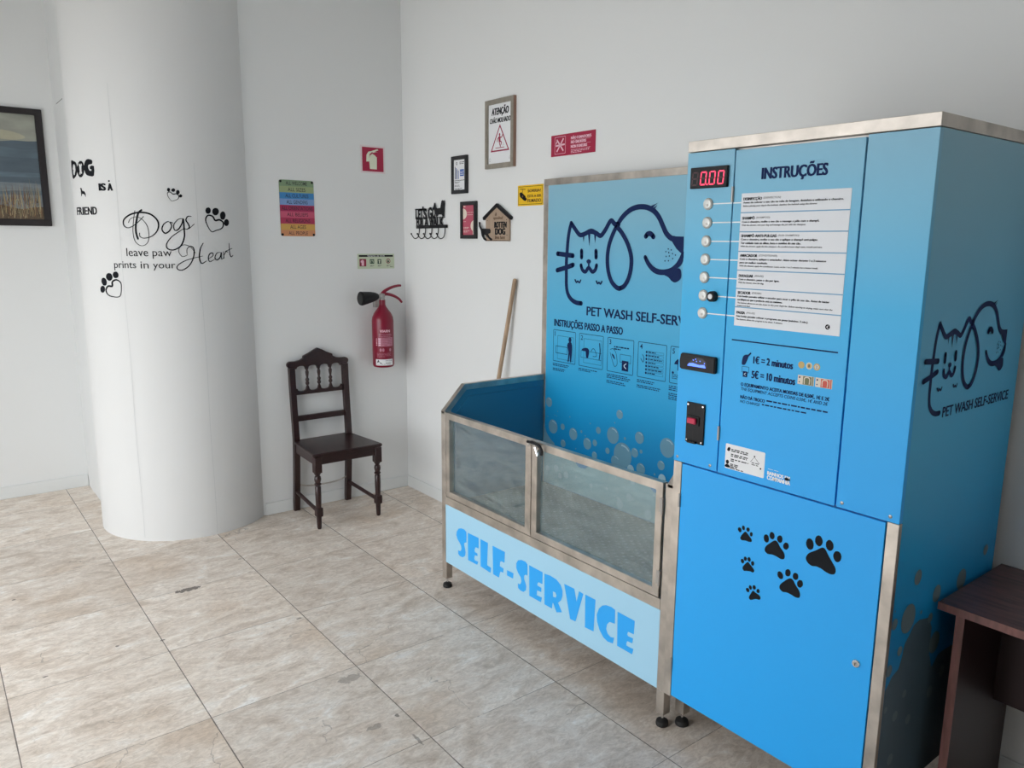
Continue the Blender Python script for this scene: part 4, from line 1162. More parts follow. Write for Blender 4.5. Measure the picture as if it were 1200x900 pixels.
for k in range(4):
    c = -.122 + k * .0813
    for t in range(0, 9):
        q = math.pi * t / 8
        low.append((c - .032 * math.cos(q), .953 + .021 * math.sin(q) ** .7))
    if k < 3: low += [(c + .0345, .944), (c + .0465, .944)]
outl = top + low + [(-u, v) for u, v in reversed(top[1:])]
cr = MB().prism([(CYM + u, v) for u, v in outl], bk, -.012, .012, WOOD, .0025)
cr.link('crest_rail', ch)
lowr = [(-.17, .786), (.17, .786), (.17, .825)]
up_ = []
for k in range(4):
    c = .122 - k * .0813
    for t in range(0, 9):
        q = math.pi * t / 8
        up_.append((c + .032 * math.cos(q), .828 - .020 * math.sin(q) ** .7))
    if k < 3: up_ += [(c - .0345, .836), (c - .0405, .850), (c - .0465, .836)]
MB().prism([(CYM + u, v) for u, v in lowr + up_ + [(-.17, .825)]], bk, -.010, .010, WOOD, .002).link('back_rail', ch)
MB().prism([(CYM - .17, .612), (CYM + .17, .612), (CYM + .17, .648), (CYM - .17, .648)], bk, -.010, .010, WOOD, .002).link('back_rail', ch)
for k in (-1, 0, 1):
    c = bk(CYM + k * .0813, .846, 0)
    MB().lathe([(.009, 0), (.0125, .008), (.0125, .016), (.008, .022), (.012, .03), (.0125, .038), (.007, .048), (.0085, .06), (.011, .075), (.0115, .088), (.007, .098), (.006, .104)], tuple(c), WOOD, seg=16).link('spindle', ch)
# chain slung between the rear legs
pts = spline([(.045, -.862, .182), (.045, -.81, .165), (.05, -.745, .158), (.05, -.68, .156), (.05, -.61, .157), (.045, -.55, .165), (.045, -.508, .182)], 24)
chn = MB()
L_, last, alt = 0, None, 0
for i in range(1, len(pts)):
    d = (pts[i] - pts[i - 1])
    L_ += d.length
    if L_ >= .0105:
        L_ = 0; alt ^= 1
        t = d.normalized(); nn = Vector((1, 0, 0)) if alt else t.cross(Vector((1, 0, 0))).normalized()
        chn.tube([pts[i] + t * .0085 * math.cos(q) + nn * .0048 * math.sin(q) for q in [2 * math.pi * j / 10 for j in range(10)]], .0015, STEEL, 5, closed=True)
tag(chn.link('chain'), 'thin metal chain slung between the rear legs of the chair', 'chain')

# ================================================================== fire extinguisher
EX, EY = .098, -.236
ex = thing('fire_extinguisher', 'red fire extinguisher with black horn hung on the left wall near the corner', 'fire extinguisher', (EX, EY, .925))
MB().lathe([(.05, .925), (.068, .930), (.0735, .943), (.0735, 1.245), (.070, 1.268), (.058, 1.296), (.040, 1.320), (.026, 1.340), (.021, 1.352), (.021, 1.385)], (EX, EY, 0), EXTRED, seg=40).link('cylinder', ex)
vv = MB().lathe([(.018, 1.383), (.019, 1.392), (.016, 1.398), (.020, 1.402), (.020, 1.424), (.012, 1.430)], (EX, EY, 0), STEEL2, seg=20)
vv.tube([(EX, EY - .01, 1.412), (EX + .005, EY - .045, 1.411)], .011, STEEL2, 12)
vv.link('valve', ex)
hr = MB().tube([(EX + .005, EY - .035, 1.410), (EX + .006, EY - .055, 1.409), (EX + .010, EY - .09, 1.407), (EX + .018, EY - .165, 1.400), (EX + .0185, EY - .170, 1.400)], [.018, .028, .036, .047, .044], BLACK, 24)
hr.lathe([(.040, 0), (.038, .004), (.01, .005)], (EX + .0187, EY - .1705, 1.400), RUBBER, '-y', 24)
label(hr.link('horn', ex), 'black discharge horn pointing left')
lv = MB()
for pts in ([(EX, EY + .0, 1.425), (EX + .004, EY + .02, 1.445), (EX + .006, EY + .07, 1.468), (EX + .006, EY + .12, 1.478), (EX + .006, EY + .142, 1.478)],
            [(EX, EY + .005, 1.418), (EX + .004, EY + .03, 1.424), (EX + .006, EY + .08, 1.412), (EX + .006, EY + .125, 1.388), (EX + .006, EY + .148, 1.362)]):
    P = spline(pts, 5); n_ = len(P)
    l = MB().tube(P, [.0125 - .005 * i / (n_ - 1) for i in range(n_)], EXTRED, 8)
    l.link('lever', ex)
def on_ext(u, v, h):
    a_ = math.radians(-28) + u / .0735
    return Vector((EX + (.0735 + h) * math.cos(a_), EY + (.0735 + h) * math.sin(a_), v))
a = Art(on_ext, .0005, .0003)
def strip(x0, x1, z0, z1, m, l=0):
    k = 8
    for i in range(k): a.rect(x0 + (x1 - x0) * i / k, z0, x0 + (x1 - x0) * (i + 1) / k, z1, m, l)
pk = mat('pale_pink_print', rgb(185, 120, 140), .5)
strip(-.056, .072, .944, .986, PAPER)
a.blob([(-.048, .962), (-.036, .982), (-.03, .972), (-.02, .956), (-.012, .960), (-.024, .966), (-.034, .966)], GREYINK, 1, 3)
fake_lines(a, 0.014, .978, [.05, 0, .04], .0035, .0075, GREYINK, 1); fake_lines(a, -.05, .954, [.10], .0025, .006, GREYINK, 1)
strip(-.035, .072, 1.075, 1.135, pk); strip(-.052, -.037, 1.078, 1.132, EXTRED)
for i in range(4): a.rect(-.032, 1.08 + i * .0135, -.018, 1.088 + i * .0135, PINKW, 1); a.ell(-.046, 1.084 + i * .0135, .005, .004, PINKW, 1, 8)
fake_lines(a, -.012, 1.130, [.075] * 6, .003, .009, EXTRED, 1)
a.text('VIARN', -.022, 1.170, .05, 1.188, PINKW, 0, .03)
fake_lines(a, -.03, 1.160, [.09, .10, .085], .004, .008, pk)
for x in (-.018, .0, .05): a.ell(x, 1.05, .008, .012, pk, 0, 10)
fake_lines(a, -.045, 1.028, [.10, .095, .1, .06], .003, .008, pk)
label(a.link('label', ex), 'printed label with white sticker at the foot')
MB().box(.0, .03, EY - .02, EY + .02, 1.33, 1.40, STEEL2, .002).link('wall_bracket', ex)

# ================================================================== signs on the left wall
sw = side(0)
# fire extinguisher sign
s = MB().prism(rrect(-.3225, 2.2245, -.1405, 2.4025, .002), sw, 0, .003, mat('sign_border_white', rgb(226, 214, 216), .45)).link('fire_extinguisher_sign')
tag(s, 'square red sign with white extinguisher symbol high on the left wall', 'sign')
a = Art(side(.003)); a.rect(-.310, 2.236, -.153, 2.391, CRIMSON)
o_ = (-.32, 2.22)
glow = mat('photoluminescent_white', rgb(222, 226, 205), .5)
a.poly(mm(EXS['cyl'], *o_), glow, 1); a.poly(mm(EXS['hose'], *o_), glow, 1); a.poly(mm(EXS['lev'], *o_), glow, 2)
a.link('pictogram', s)
# colourful welcome sign
s = MB().prism(rrect(-.886, 1.804, -.659, 2.150, .012), sw, 0, .003, mat('sign_edge_grey', rgb(120, 120, 110), .5)).link('welcome_sign')
tag(s, 'rainbow striped metal sign listing ALL WELCOME on the left wall', 'sign')
a = Art(side(.003)); LET = Art(side(.003))
bands = [('ALL WELCOME', (126, 150, 118)), ('ALL SIZES', (152, 166, 122)), ('ALL CULTURES', (62, 132, 190)), ('ALL GENDERS', (122, 154, 202)), ('ALL ORIENTATIONS', (160, 36, 82)),
         ('ALL BELIEFS', (196, 84, 112)), ('ALL RELIGIONS', (170, 50, 84)), ('ALL AGES', (206, 160, 82)), ('ALL PEOPLE', (206, 142, 100))]
hgt = .346 / 9
for i, (t_, c_) in enumerate(bands):
    z1 = 2.150 - i * hgt; z0 = z1 - hgt
    m_ = mat('band_%s' % t_.lower().replace(' ', '_'), rgb(*c_), .45)
    if i == 0: a.poly([(-.886, z0), (-.659, z0), (-.659, z1 - .012), (-.671, z1), (-.874, z1), (-.886, z1 - .012)], m_)
    elif i == 8: a.poly([(-.874, z0), (-.671, z0), (-.659, z0 + .012), (-.659, z1), (-.886, z1), (-.886, z0 + .012)], m_)
    else: a.rect(-.886, z0, -.659, z1, m_)
    w_ = .0118 * len(t_) + .01
    if i == 4: w_ = .205
    LET.text(t_, -.7725 - w_ / 2, z0 + .008, -.7725 + w_ / 2, z1 - .008, mat('sign_ink', rgb(40, 36, 44), .5), 1, .004)
a.link('colour_bands', s); LET.link('lettering', s)
for y in (-.876, -.669):
    for z in (1.814, 2.140): MB().lathe([(.008, .003), (.007, .006), (.003, .007)], (0, y, z), BLACK, 'x', 12).link('screw', s)
# exit strip
s = MB().prism(rrect(-.364, 1.592, -.084, 1.692, .003), sw, 0, .0025, mat('pale_green_plastic', rgb(196, 206, 180), .5)).link('safety_notice_strip')
tag(s, 'small pale green safety strip with pictograms above the fire extinguisher', 'sign')
a = Art(side(.0025))
dg, rd = mat('dark_green_ink', rgb(20, 60, 40), .5), mat('dark_red_ink', rgb(130, 16, 50), .5)
a.rect(-.354, 1.672, -.094, 1.684, INK); a.text('Sistema de SOS', -.29, 1.674, -.16, 1.683, WHITEINK, 1, .01)
a.rect(-.350, 1.608, -.300, 1.658, rd); a.poly([(-.335, 1.612), (-.317, 1.612), (-.317, 1.645), (-.326, 1.653), (-.342, 1.645), (-.340, 1.63), (-.335, 1.638)], PINKW, 1)
a.outline(-.272, 1.626, -.240, 1.656, .006, dg); a.poly([(-.262, 1.628), (-.250, 1.628), (-.252, 1.645), (-.262, 1.648)], dg, 1)
a.rect(-.214, 1.624, -.186, 1.656, dg); a.poly([(-.204, 1.628), (-.196, 1.628), (-.196, 1.642), (-.192, 1.650), (-.208, 1.650), (-.204, 1.642)], glow, 1)
R_ = [(-.132 + .017 * math.cos(2 * math.pi * k / 20), 1.643 + .017 * math.sin(2 * math.pi * k / 20)) for k in range(20)]
r_ = [(-.132 + .0125 * math.cos(-2 * math.pi * k / 20), 1.643 + .0125 * math.sin(-2 * math.pi * k / 20)) for k in range(20)]
a.poly(R_, rd, 0, [r_]); a.blob([(-.137, 1.634), (-.138, 1.643), (-.132, 1.652), (-.127, 1.643), (-.127, 1.634)], INK, 1, 2)
for x in (-.27, -.213, -.145): fake_lines(a, x, 1.615, [.03, .02], .0025, .005, GREYINK)
fake_lines(a, -.118, 1.605, [.025], .003, .005, INK)
a.link('print', s)

# ================================================================== things on the right wall
def picture_frame(t, x0, x1, z0, z1, w, d, mf, ms=None, paper=PAPER):
    fr_ = MB().prism([(x0, z0), (x1, z0), (x1, z1), (x0, z1)], front(0), 0.001, d, mf, .0015, holes=[[(x0 + w, z0 + w), (x0 + w, z1 - w), (x1 - w, z1 - w), (x1 - w, z0 + w)]])
    fr_.link('frame', t)
    p_ = MB().box(x0 + w - .004, x1 - w + .004, -d * .55, -.002, z0 + w - .004, z1 - w + .004, paper, 0)
    return p_, -d * .55
# wet floor poster
t = thing('framed_poster', 'silver framed poster warning of the wet floor, highest on the right wall', 'framed poster', (1.125, 0, 2.198))
x0, x1, z0, z1 = .990, 1.260, 2.198, 2.578
pp_, yy = picture_frame(t, x0, x1, z0, z1, .026, .022, GREYF)
for a_, b_ in ((x0 - .0012, x0), (x1, x1 + .0012)): MB().box(a_, b_, -.0205, -.001, z0, z1, BROWNF, 0).link('frame_side', t)
for x in (x0 + .0215, x1 - .0215):
    bd = MB().box(x - .0012, x + .0012, -.0222, -.0215, z0 + .028, z1 - .028, GREYF, 0)
    for i in range(58):
        bd.lathe([(.0019, 0), (.0013, .0016)], (x, -.0218, z0 + .030 + i * (z1 - z0 - .06) / 57), GREYF, '-y', 6)
    bd.link('beading', t)
pr_ = pp_.link('print', t)
a = Art(front(.0 + yy), .0004)
DX, DZ = .012, .002
B = (x0 + .026, x1 - .026)
a.text('ATENÇÃO', 1.046, 2.493, 1.206, 2.530, INK, 0, .014, .12, cap=True, fat=.002)
a.text('CHÃO MOLHADO', 1.028, 2.449, 1.224, 2.475, INK, 0, .014, .12, cap=True, fat=.0013)
apex, bl_, br_ = (1.125, 2.440), (1.036, 2.290), (1.214, 2.290)
wine = mat('wine_ink', rgb(150, 22, 62), .5)
c_ = ((apex[0] + bl_[0] + br_[0]) / 3, (apex[1] + bl_[1] + br_[1]) / 3)
ins = lambda q, k: (c_[0] + (q[0] - c_[0]) * k, c_[1] + (q[1] - c_[1]) * k)
a.poly([bl_, br_, apex], wine, 0, [[ins(apex, .84), ins(br_, .84), ins(bl_, .84)]])
a.ell(1.122, 2.382, .007, .008, wine, 0, 14)
a.blob([(1.116, 2.372), (1.128, 2.372), (1.131, 2.350), (1.124, 2.340), (1.114, 2.345), (1.112, 2.360)], wine, 0, 3)
a.stroke([(1.128, 2.368), (1.141, 2.366), (1.152, 2.380)], .006, wine, 1); a.stroke([(1.114, 2.368), (1.101, 2.356), (1.100, 2.345)], .006, wine, 1)
a.stroke([(1.126, 2.346), (1.139, 2.340), (1.136, 2.326)], .007, wine, 1); a.stroke([(1.118, 2.346), (1.124, 2.330), (1.131, 2.316)], .007, wine, 1)
a.rect(1.082, 2.308, 1.166, 2.312, wine, 0)
for q in ((1.154, 2.332), (1.160, 2.324), (1.152, 2.321)): a.ell(q[0], q[1], .0022, .0022, wine, 0, 8)
gq = mat('pale_grey_ink', rgb(150, 150, 155), .5)
a.stroke([(1.030 + .007 * math.cos(k), 2.247 + .009 * math.sin(k)) for k in [2 * math.pi * j / 10 for j in range(10)]], .0018, gq, 0, closed=True)
a.stroke([(1.212, 2.245), (1.218, 2.262), (1.224, 2.245), (1.212, 2.245)], .0018, gq, 0, False)
a.link('wet_floor_warning', pr_)
# certificate in a black frame
BLF = mat('black_frame', (.010, .010, .012, 1), .35)
t = thing('framed_notice', 'black framed white notice with blue square on the right wall', 'framed notice', (.708, 0, 2.071))
pp_, yy = picture_frame(t, .622, .793, 2.071, 2.298, .023, .017, BLF)
pr_ = pp_.link('print', t)
a = Art(front(yy), .0004)
blue = mat('certificate_blue', rgb(38, 90, 175), .5)
a.rect(.712, 2.176, .756, 2.216, blue); fake_lines(a, .717, 2.206, [.034, .03, .034], .004, .009, PAPER, 1)
a.ell(.676, 2.254, .009, .010, GREYINK, 0, 12); a.ell(.676, 2.254, .005, .006, PAPER, 1, 10)
fake_lines(a, .708, 2.262, [.05, .05], .005, .009, GREYINK)
for i, x in enumerate((.658, .668, .680, .692)): a.rect(x, 2.160, x + .005 + .002 * (i % 2), 2.235 - .008 * i, blue if i % 2 else INK)
a.rect(.652, 2.150, .763, 2.153, INK)
fake_lines(a, .654, 2.144, [.06, .045, 0, .05, .055, 0, .08, .06], .003, .0065, GREYINK)
a.link('lettering', pr_)
# pink print in a black frame
t = thing('framed_print', 'black framed pink print with pale oval shapes beside the kennel plaque', 'framed print', (.803, 0, 1.797))
pkp = mat('rose_pink_paper', rgb(186, 82, 104), .6)
pp_, yy = picture_frame(t, .722, .890, 1.797, 2.021, .023, .018, BLF, None, pkp)
pr_ = pp_.link('print', t)
a = Art(front(yy), .0004)
cr_ = mat('cream_ink', rgb(226, 214, 200), .6)
a.poly([(.745, 1.965 + .0)] + [(.745 + .042 * math.sin(q), 1.947 + .033 * math.cos(q)) for q in [math.pi * j / 14 for j in range(15)]], cr_)
a.poly([(.867 - .040 * math.sin(q), 1.874 - .034 * math.cos(q)) for q in [math.pi * j / 14 for j in range(15)]], cr_)
a.rect(.750, 1.988, .772, 1.995, cr_, 0); fake_lines(a, .790, 1.956, [.07, 0, .06], .0025, .007, cr_)
fake_lines(a, .750, 1.902, [.03, 0, 0, 0, 0, .06, .055, 0, .065, .05], .003, .007, cr_); a.rect(.850, 1.823, .863, 1.85, cr_, 0)
a.link('print_design', pr_)
# coat rack
t = thing('coat_rack', "black metal coat rack reading LET'S GO FOR A WALK with five hooks", 'coat rack', (.37, 0, 1.80))
fy = front(-.010)
a = Art(fy, .0006, .0002, skirt=False)
pl = MB().prism(mm(RACK['plate'], .1, 1.78), front(-.007), 0, .003, BLACK, .0006)
pl.link('plate', t)
a = Art(front(-.008), .002, .0001, skirt=True)
W_ = lambda i: (.1 + i * .001)
a.rect(.168, 1.985, .300, 1.994, BLACK)
for s_, x, w, zb, h in (('L', .172, .030, 1.925, .066), ('E', .205, .028, 1.925, .064), ('T', .232, .034, 1.925, .068), ("'", .262, .012, 1.985, .022), ('S', .272, .044, 1.922, .072), ('G', .330, .050, 1.922, .078), ('O', .382, .042, 1.925, .075)):
    a.text(s_, x, zb, x + w, zb + h, BLACK, 0, .035)
for s_, x, w in (('F', .182, .026), ('O', .207, .034), ('R', .240, .032), ('A', .285, .050), ('W', .345, .060), ('A', .398, .044), ('L', .440, .030), ('K', .474, .050)):
    a.text(s_, x, 1.874, x + w, 1.936, BLACK, 1, .035)
a.rect(.176, 1.930, .54, 1.934, BLACK, 2)
a.link('lettering', t)
ct = [(.402, 2.000), (.412, 2.028), (.421, 2.024), (.430, 1.998), (.445, 1.990), (.485, 1.992), (.492, 2.012), (.500, 2.034), (.512, 2.040), (.520, 2.034), (.530, 2.038), (.536, 2.018), (.530, 1.995), (.528, 1.94), (.512, 1.935), (.500, 1.95), (.46, 1.95), (.44, 1.936), (.428, 1.955), (.418, 1.985)]
MB().prism(ct, front(-.008), 0, .003, BLACK, .0004).link('dog_silhouette', t)
for i in range(5):
    x = .222 + i * .0795
    h = MB().tube(spline([(x, -.010, 1.868), (x - .001, -.012, 1.835), (x - .004, -.020, 1.806), (x - .018, -.034, 1.797), (x - .030, -.043, 1.808), (x - .040, -.048, 1.826)], 5), .0032, BLACK, 8)
    h.lathe([(.001, -.006), (.005, -.004), (.0062, 0), (.005, .004), (.001, .006)], (x - .041, -.0485, 1.828), BLACK, seg=12)
    h.link('hook', t)
# kennel shaped plaque
t = thing('kennel_plaque', 'wooden kennel-shaped plaque with black roof and black dog silhouette on the wall', 'wall plaque', (1.10, 0, 1.783))
sx_ = .010
bo = mm(PLQ['board'], .9 + sx_, 1.75)
bo = [(bo[0][0], 1.985), (.990, 1.912), (.990, 1.784), (1.219, 1.784), (1.219, 1.912)]
MB().prism(bo, front(0), .002, .014, PLYWOOD, .001).link('board', t)
rf = MB()
rf.prism([(1.103, 2.000), (.967, 1.922), (.972, 1.905), (1.103, 1.978), (1.236, 1.903), (1.243, 1.920)], front(0), .002, .022, BLACK, .002)
rf.link('roof', t)
dg_ = mm(PLQ['dog'], .9 + sx_, 1.75)
MB().prism(dg_, front(-.014), 0, .005, BLACK, .0006).link('dog_silhouette', t)
br = mat('dark_brown_ink', rgb(88, 62, 40), .6)
a = Art(front(-.014), .0004)
a.text('a', 1.083, 1.930, 1.100, 1.946, br, 0, .01, .2, fat=.0009); a.text('spoiled', 1.068, 1.903, 1.160, 1.926, br, 0, .01, .2, fat=.0009)
a.text('ROTTEN', 1.078, 1.860, 1.196, 1.895, INK, 0, .014, .1, fat=.0028); a.text('DOG', 1.088, 1.820, 1.182, 1.858, INK, 0, .014, fat=.004)
a.text('lives here', 1.084, 1.795, 1.180, 1.816, br, 0, .01, .2, fat=.0009)
a.rect(.991, 1.784, 1.218, 1.789, br, 0)
for x, z in ((1.007, 1.903), (1.196, 1.905), (1.200, 1.818)): a.ell(x, z, .003, .003, INK, 0, 10)
a.link('lettering', t)
# smile sign
s = MB().prism(rrect(1.284, 1.978, 1.505, 2.090, .004), front(0), .0005, .003, YELLOW).link('camera_warning_sign')
tag(s, 'yellow camera warning sign half behind the corner of the blue splash panel', 'sign')
a = Art(front(-.003))
a.outline(1.291, 1.985, 1.498, 2.083, .0022, INK)
br_ = mat('ochre_dark_ink', rgb(96, 66, 24), .5)
a.text('SORRIA!', 1.374, 2.050, 1.486, 2.066, br_, 1, .006, fat=.0008); a.text('ESTÁ A SER', 1.372, 2.023, 1.490, 2.040, br_, 1, .006, fat=.0008); a.text('FILMADO', 1.372, 1.996, 1.488, 2.014, br_, 1, .006, fat=.0008)
a.stroke([(1.306, 2.070), (1.352, 2.068)], .004, br_, 1, False); a.stroke([(1.326, 2.068), (1.328, 2.052)], .004, br_, 1, False)
a.poly([(1.300, 2.048), (1.318, 2.054), (1.354, 2.030), (1.358, 2.012), (1.342, 2.006), (1.306, 2.028)], INK, 1)
a.poly([(1.346, 2.014), (1.362, 2.022), (1.366, 2.012), (1.350, 2.002)], INK, 2); a.ell(1.328, 2.03, .006, .006, br_, 2, 12)
a.link('print', s)
# no smoking sign
s = MB().prism(rrect(1.5655, 2.223, 1.9015, 2.3305, .002), front(0), .0005, .003, CRIMSON).link('no_smoking_sign')
tag(s, 'crimson no smoking sign on the right wall above the blue splash panel', 'sign')
a = Art(front(-.003))
a.outline(1.595, 2.234, 1.680, 2.321, .0022, PINKW, 0, .003)
for p_, q_ in (((1.612, 2.307), (1.664, 2.248)), ((1.664, 2.310), (1.612, 2.246)), ((1.603, 2.276), (1.674, 2.280))):
    a.stroke([p_, q_], .0085, PINKW, 1, False, ends='flat')
a.stroke([(1.606, 2.286), (1.616, 2.300)], .006, PINKW, 2, False)
a.text('NÃO FUMADORES', 1.722, 2.300, 1.872, 2.313, PINKW, 0, .012, cap=True, fat=.0012); a.text('NO SMOKERS', 1.722, 2.278, 1.835, 2.292, PINKW, 0, .012, fat=.0012); a.text('NON FUMEURS', 1.722, 2.256, 1.842, 2.271, PINKW, 0, .012, fat=.0012)
for i, z in enumerate((2.2945, 2.273, 2.251)): a.rect(1.72 + (.12 if i else 0), z, 1.868, z + .0012, PINKW)
fake_lines(a, 1.722, 2.248, [.14, .135, .08], .003, .0065, PINKW)
a.link('print', s)
# ================================================================== painting on the recessed wall
t = thing('landscape_painting', 'dark framed painting of hills, water and reeds left of the round pillar', 'painting', (-1.38, -2.45, 1.86))
pf_ = side(-1.38)
y0_, y1_, z0_, z1_ = -3.03, -1.955, 1.859, 2.617
DKF = mat('dark_brown_frame', (.014, .010, .012, 1), .4)
MB().prism([(y0_, z0_), (y1_, z0_), (y1_, z1_), (y0_, z1_)], pf_, .001, .024, DKF, .003, holes=[[(y0_ + .043, z0_ + .043), (y0_ + .043, z1_ - .04), (y1_ - .043, z1_ - .04), (y1_ - .043, z0_ + .043)]]).link('frame', t)
iy0, iy1, iz0, iz1 = y0_ + .042, y1_ - .042, z0_ + .042, z1_ - .039
sky_m = mat('painted_grey_sky', rgb(150, 152, 142), .6, noise=.18, nscale=4, stretch=(1, 1, 3))
glw = mat('painted_warm_cloud', rgb(166, 162, 142), .6, noise=.12, nscale=9)
hil = mat('painted_slate_hill', rgb(80, 94, 104), .6, noise=.12, nscale=6, stretch=(1, 1, 4))
hil2 = mat('painted_far_ridge', rgb(88, 103, 114), .6, noise=.15, nscale=6, stretch=(1, 1, 4))
wat = mat('painted_blue_water', rgb(92, 108, 120), .6, noise=.15, nscale=8, stretch=(1, 1, 8))
wat2 = mat('painted_pale_water', rgb(118, 128, 134), .6, noise=.15, nscale=8, stretch=(1, 1, 6))
grd = mat('painted_brown_bank', rgb(92, 78, 62), .7, noise=.35, nscale=20)
cv = MB().box(-1.379, -1.368, iy0, iy1, iz0, iz1, sky_m, 0).link('canvas', t)
a = Art(side(-1.368), .0004, .0002)
rg = random.Random(7)
a.blob([(-2.30, 2.43), (-2.22, 2.47), (-2.12, 2.46), (-2.06, 2.43), (-2.15, 2.41)], glw, 0, 3)
def ridge(z, amp, seed, m, layer, bottom):
    r_ = random.Random(seed); top_ = []
    k = 40; ph = r_.random() * 6
    for i in range(k + 1):
        y = iy1 + (iy0 - iy1) * i / k
        top_.append((y, z + amp * math.sin(i * .35 + ph) + amp * .4 * math.sin(i * .9 + 2 * ph)))
    a.poly([(iy0, bottom), (iy1, bottom)] + top_, m, layer)
ridge(2.405, .006, 3, hil, 1, iz0)
ridge(2.36, .006, 5, hil2, 2, 2.30); ridge(2.30, .012, 9, hil, 3, 2.20)
ridge(2.205, .002, 11, wat, 4, iz0); ridge(2.175, .002, 13, hil, 5, 2.14); ridge(2.135, .004, 15, wat2, 6, iz0)
ridge(2.085, .004, 21, wat, 7, 2.06); ridge(1.985, .012, 17, grd, 8, iz0)
reeds = [mat('painted_reed_%s' % n_, rgb(*c_), .7) for n_, c_ in (('straw', (158, 140, 100)), ('rust', (120, 86, 62)), ('umber', (70, 60, 50)), ('dry_grass', (176, 164, 130)))]
for i in range(900):
    y = rg.uniform(iy0 + .012, iy1 - .012)
    rise = .5 + .5 * max(0, min(1, (y - (-2.25)) / .25))
    zb = rg.uniform(iz0 + .002, iz0 + .13); h_ = rg.uniform(.04, .17) * (rise + .2)
    dx = rg.uniform(-.012, .012)
    yb = min(max(y + dx, iy0 + .004), iy1 - .004)
    a.poly([(y - .0014, zb), (y + .0014, zb), (yb, zb + h_)], reeds[rg.randrange(4)], 9 + (i % 5) * .4)
a.link('painted_scene', cv)
# ================================================================== broom
t = thing('broom', 'wooden broom handle leaning on the right wall behind the wash tub', 'broom', (1.02, -.10, 0))
top_, bot_ = Vector((1.285, -.018, 1.572)), Vector((1.055, -.13, .10))
MB().tube([bot_, bot_ + (top_ - bot_) * .5, top_ - (top_ - bot_).normalized() * .008, top_], [.0125, .0125, .0125, .008], PALEWOOD, 14).link('handle', t)
MB().box(.90, 1.19, -.155, -.105, .085, .125, mat('blue_plastic_head', (.05, .10, .25, 1), .5), .008).link('head', t)
br_ = MB(); rg = random.Random(2)
for i in range(26):
    for j in range(5):
        x, y = .908 + i * .0108, -.149 + j * .0095
        br_.tube([(x, y, .087), (x + rg.uniform(-.008, .008), y + (j - 2) * .004, .0)], [.003, .0022], mat('dark_bristle', (.03, .03, .03, 1), .7), 4)
br_.link('bristles', t)
# ================================================================== table on the right
t = thing('console_table', 'dark mahogany table beside the blue cabinet', 'table', (4.18, -.24, 0))
TT, TYF = .751, -.470
tp = MB().box(3.894, 4.47, TYF + .0015, -.014, TT - .024, TT, DESKW, .0008)
tp.box(3.8935, 4.4705, TYF, TYF + .0015, TT - .0235, TT - .0005, DESKE, 0)
tp = tp.link('tabletop', t)
a = Art(front(TYF), .0003)
a.blob([(4.168, .741), (4.185, .745), (4.192, .738), (4.178, .735)], mat('bare_chip', rgb(190, 170, 160), .7), 0, 3)
label(a.link('edge_chip', tp), 'pale chip in the edge')
for x in (3.944, 4.40):  # right panel unseen, set close in to shade the space below the top
    e = MB().box(x, x + .024, TYF + .006, -.03, 0, TT - .024, DESKD, .0006)
    e.box(x, x + .024, TYF + .0045, TYF + .006, .001, TT - .0245, DESKE, 0)
    e.link('side_panel', t)
MB().box(3.968, 4.40, -.165, -.147, .356, TT - .024, DESKR, .0006).link('modesty_panel', t)

# ================================================================== vinyl stickers round the pillar
STK = 'black vinyl stickers on the round pillar'
def sticker(name, lab, draw):
    a = Art(on_pillar, .0016, .0003, skirt=True); draw(a)
    return tag(a.link(name), lab, 'wall sticker', STK)
mq = lambda pts: mm(pts)
def dogs(a):
    tw = lambda t: .45 + .75 * math.sin(math.pi * t)
    a.stroke(mq(Q['D1']), .0095, INK); a.stroke(mq(Q['D2']), .0066, INK, 1, wf=lambda t: .5 + .9 * math.sin(math.pi * min(1, max(0, t * 1.05))) ** 2)
    a.stroke(mq(Q['D3']), .0026, INK, 2)
    a.stroke(mq(Q['o']), .0060, INK, wf=tw); a.stroke(mq(Q['g']), .0062, INK, wf=tw)
    a.stroke(mq(Q['s']), .0060, INK, wf=tw); a.stroke(mq(Q['s2']), .0028, INK, 1)
sticker('dogs_lettering_sticker', 'large swirling script word Dogs on the white round pillar', dogs)
def heart(a):
    tw = lambda t: .5 + .7 * math.sin(math.pi * t)
    for k_, w in (('H1', .0050), ('H2', .0060), ('e', .0048), ('a', .0050), ('r1', .0050), ('r2', .0036), ('t1', .0050)): a.stroke(mq(Q[k_]), w, INK, wf=tw)
    a.stroke(mq(Q['H3']), .0024, INK, 1); a.stroke(mq(Q['t2']), .0030, INK, 1)
sticker('heart_lettering_sticker', 'swirling script word Heart slanting up the round pillar', heart)
b1, b2 = mq(Q['b1']), mq(Q['b2'])
(xa, za), (xb, zb) = b1; w = xb - xa
(xc, zc_), (xd, zd) = b2; w2 = xd - xc
sticker('leave_word_sticker', 'small upright word leave below the script word Dogs', lambda a: a.text('leave', xa, za + .001, xa + w * .49, za + .046, INK, 0, -.004))
sticker('paw_word_sticker', 'small upright word paw right of the word leave', lambda a: a.text('paw', xa + w * .585, za - .012, xb, za + .030, INK, 0, -.004))
sticker('prints_word_sticker', 'small upright word prints under the word leave', lambda a: a.text('prints', xc, zc_ - .012, xc + w2 * .385, zc_ + .038, INK, 0, -.004))
sticker('in_word_sticker', 'tiny upright word in between the words prints and your', lambda a: a.text('in', xc + w2 * .46, zc_, xc + w2 * .585, zc_ + .038, INK, 0, -.004))
sticker('your_word_sticker', 'small upright word your beside the script word Heart', lambda a: a.text('your', xc + w2 * .655, zc_ - .012, xd, zc_ + .026, INK, 0, -.004))
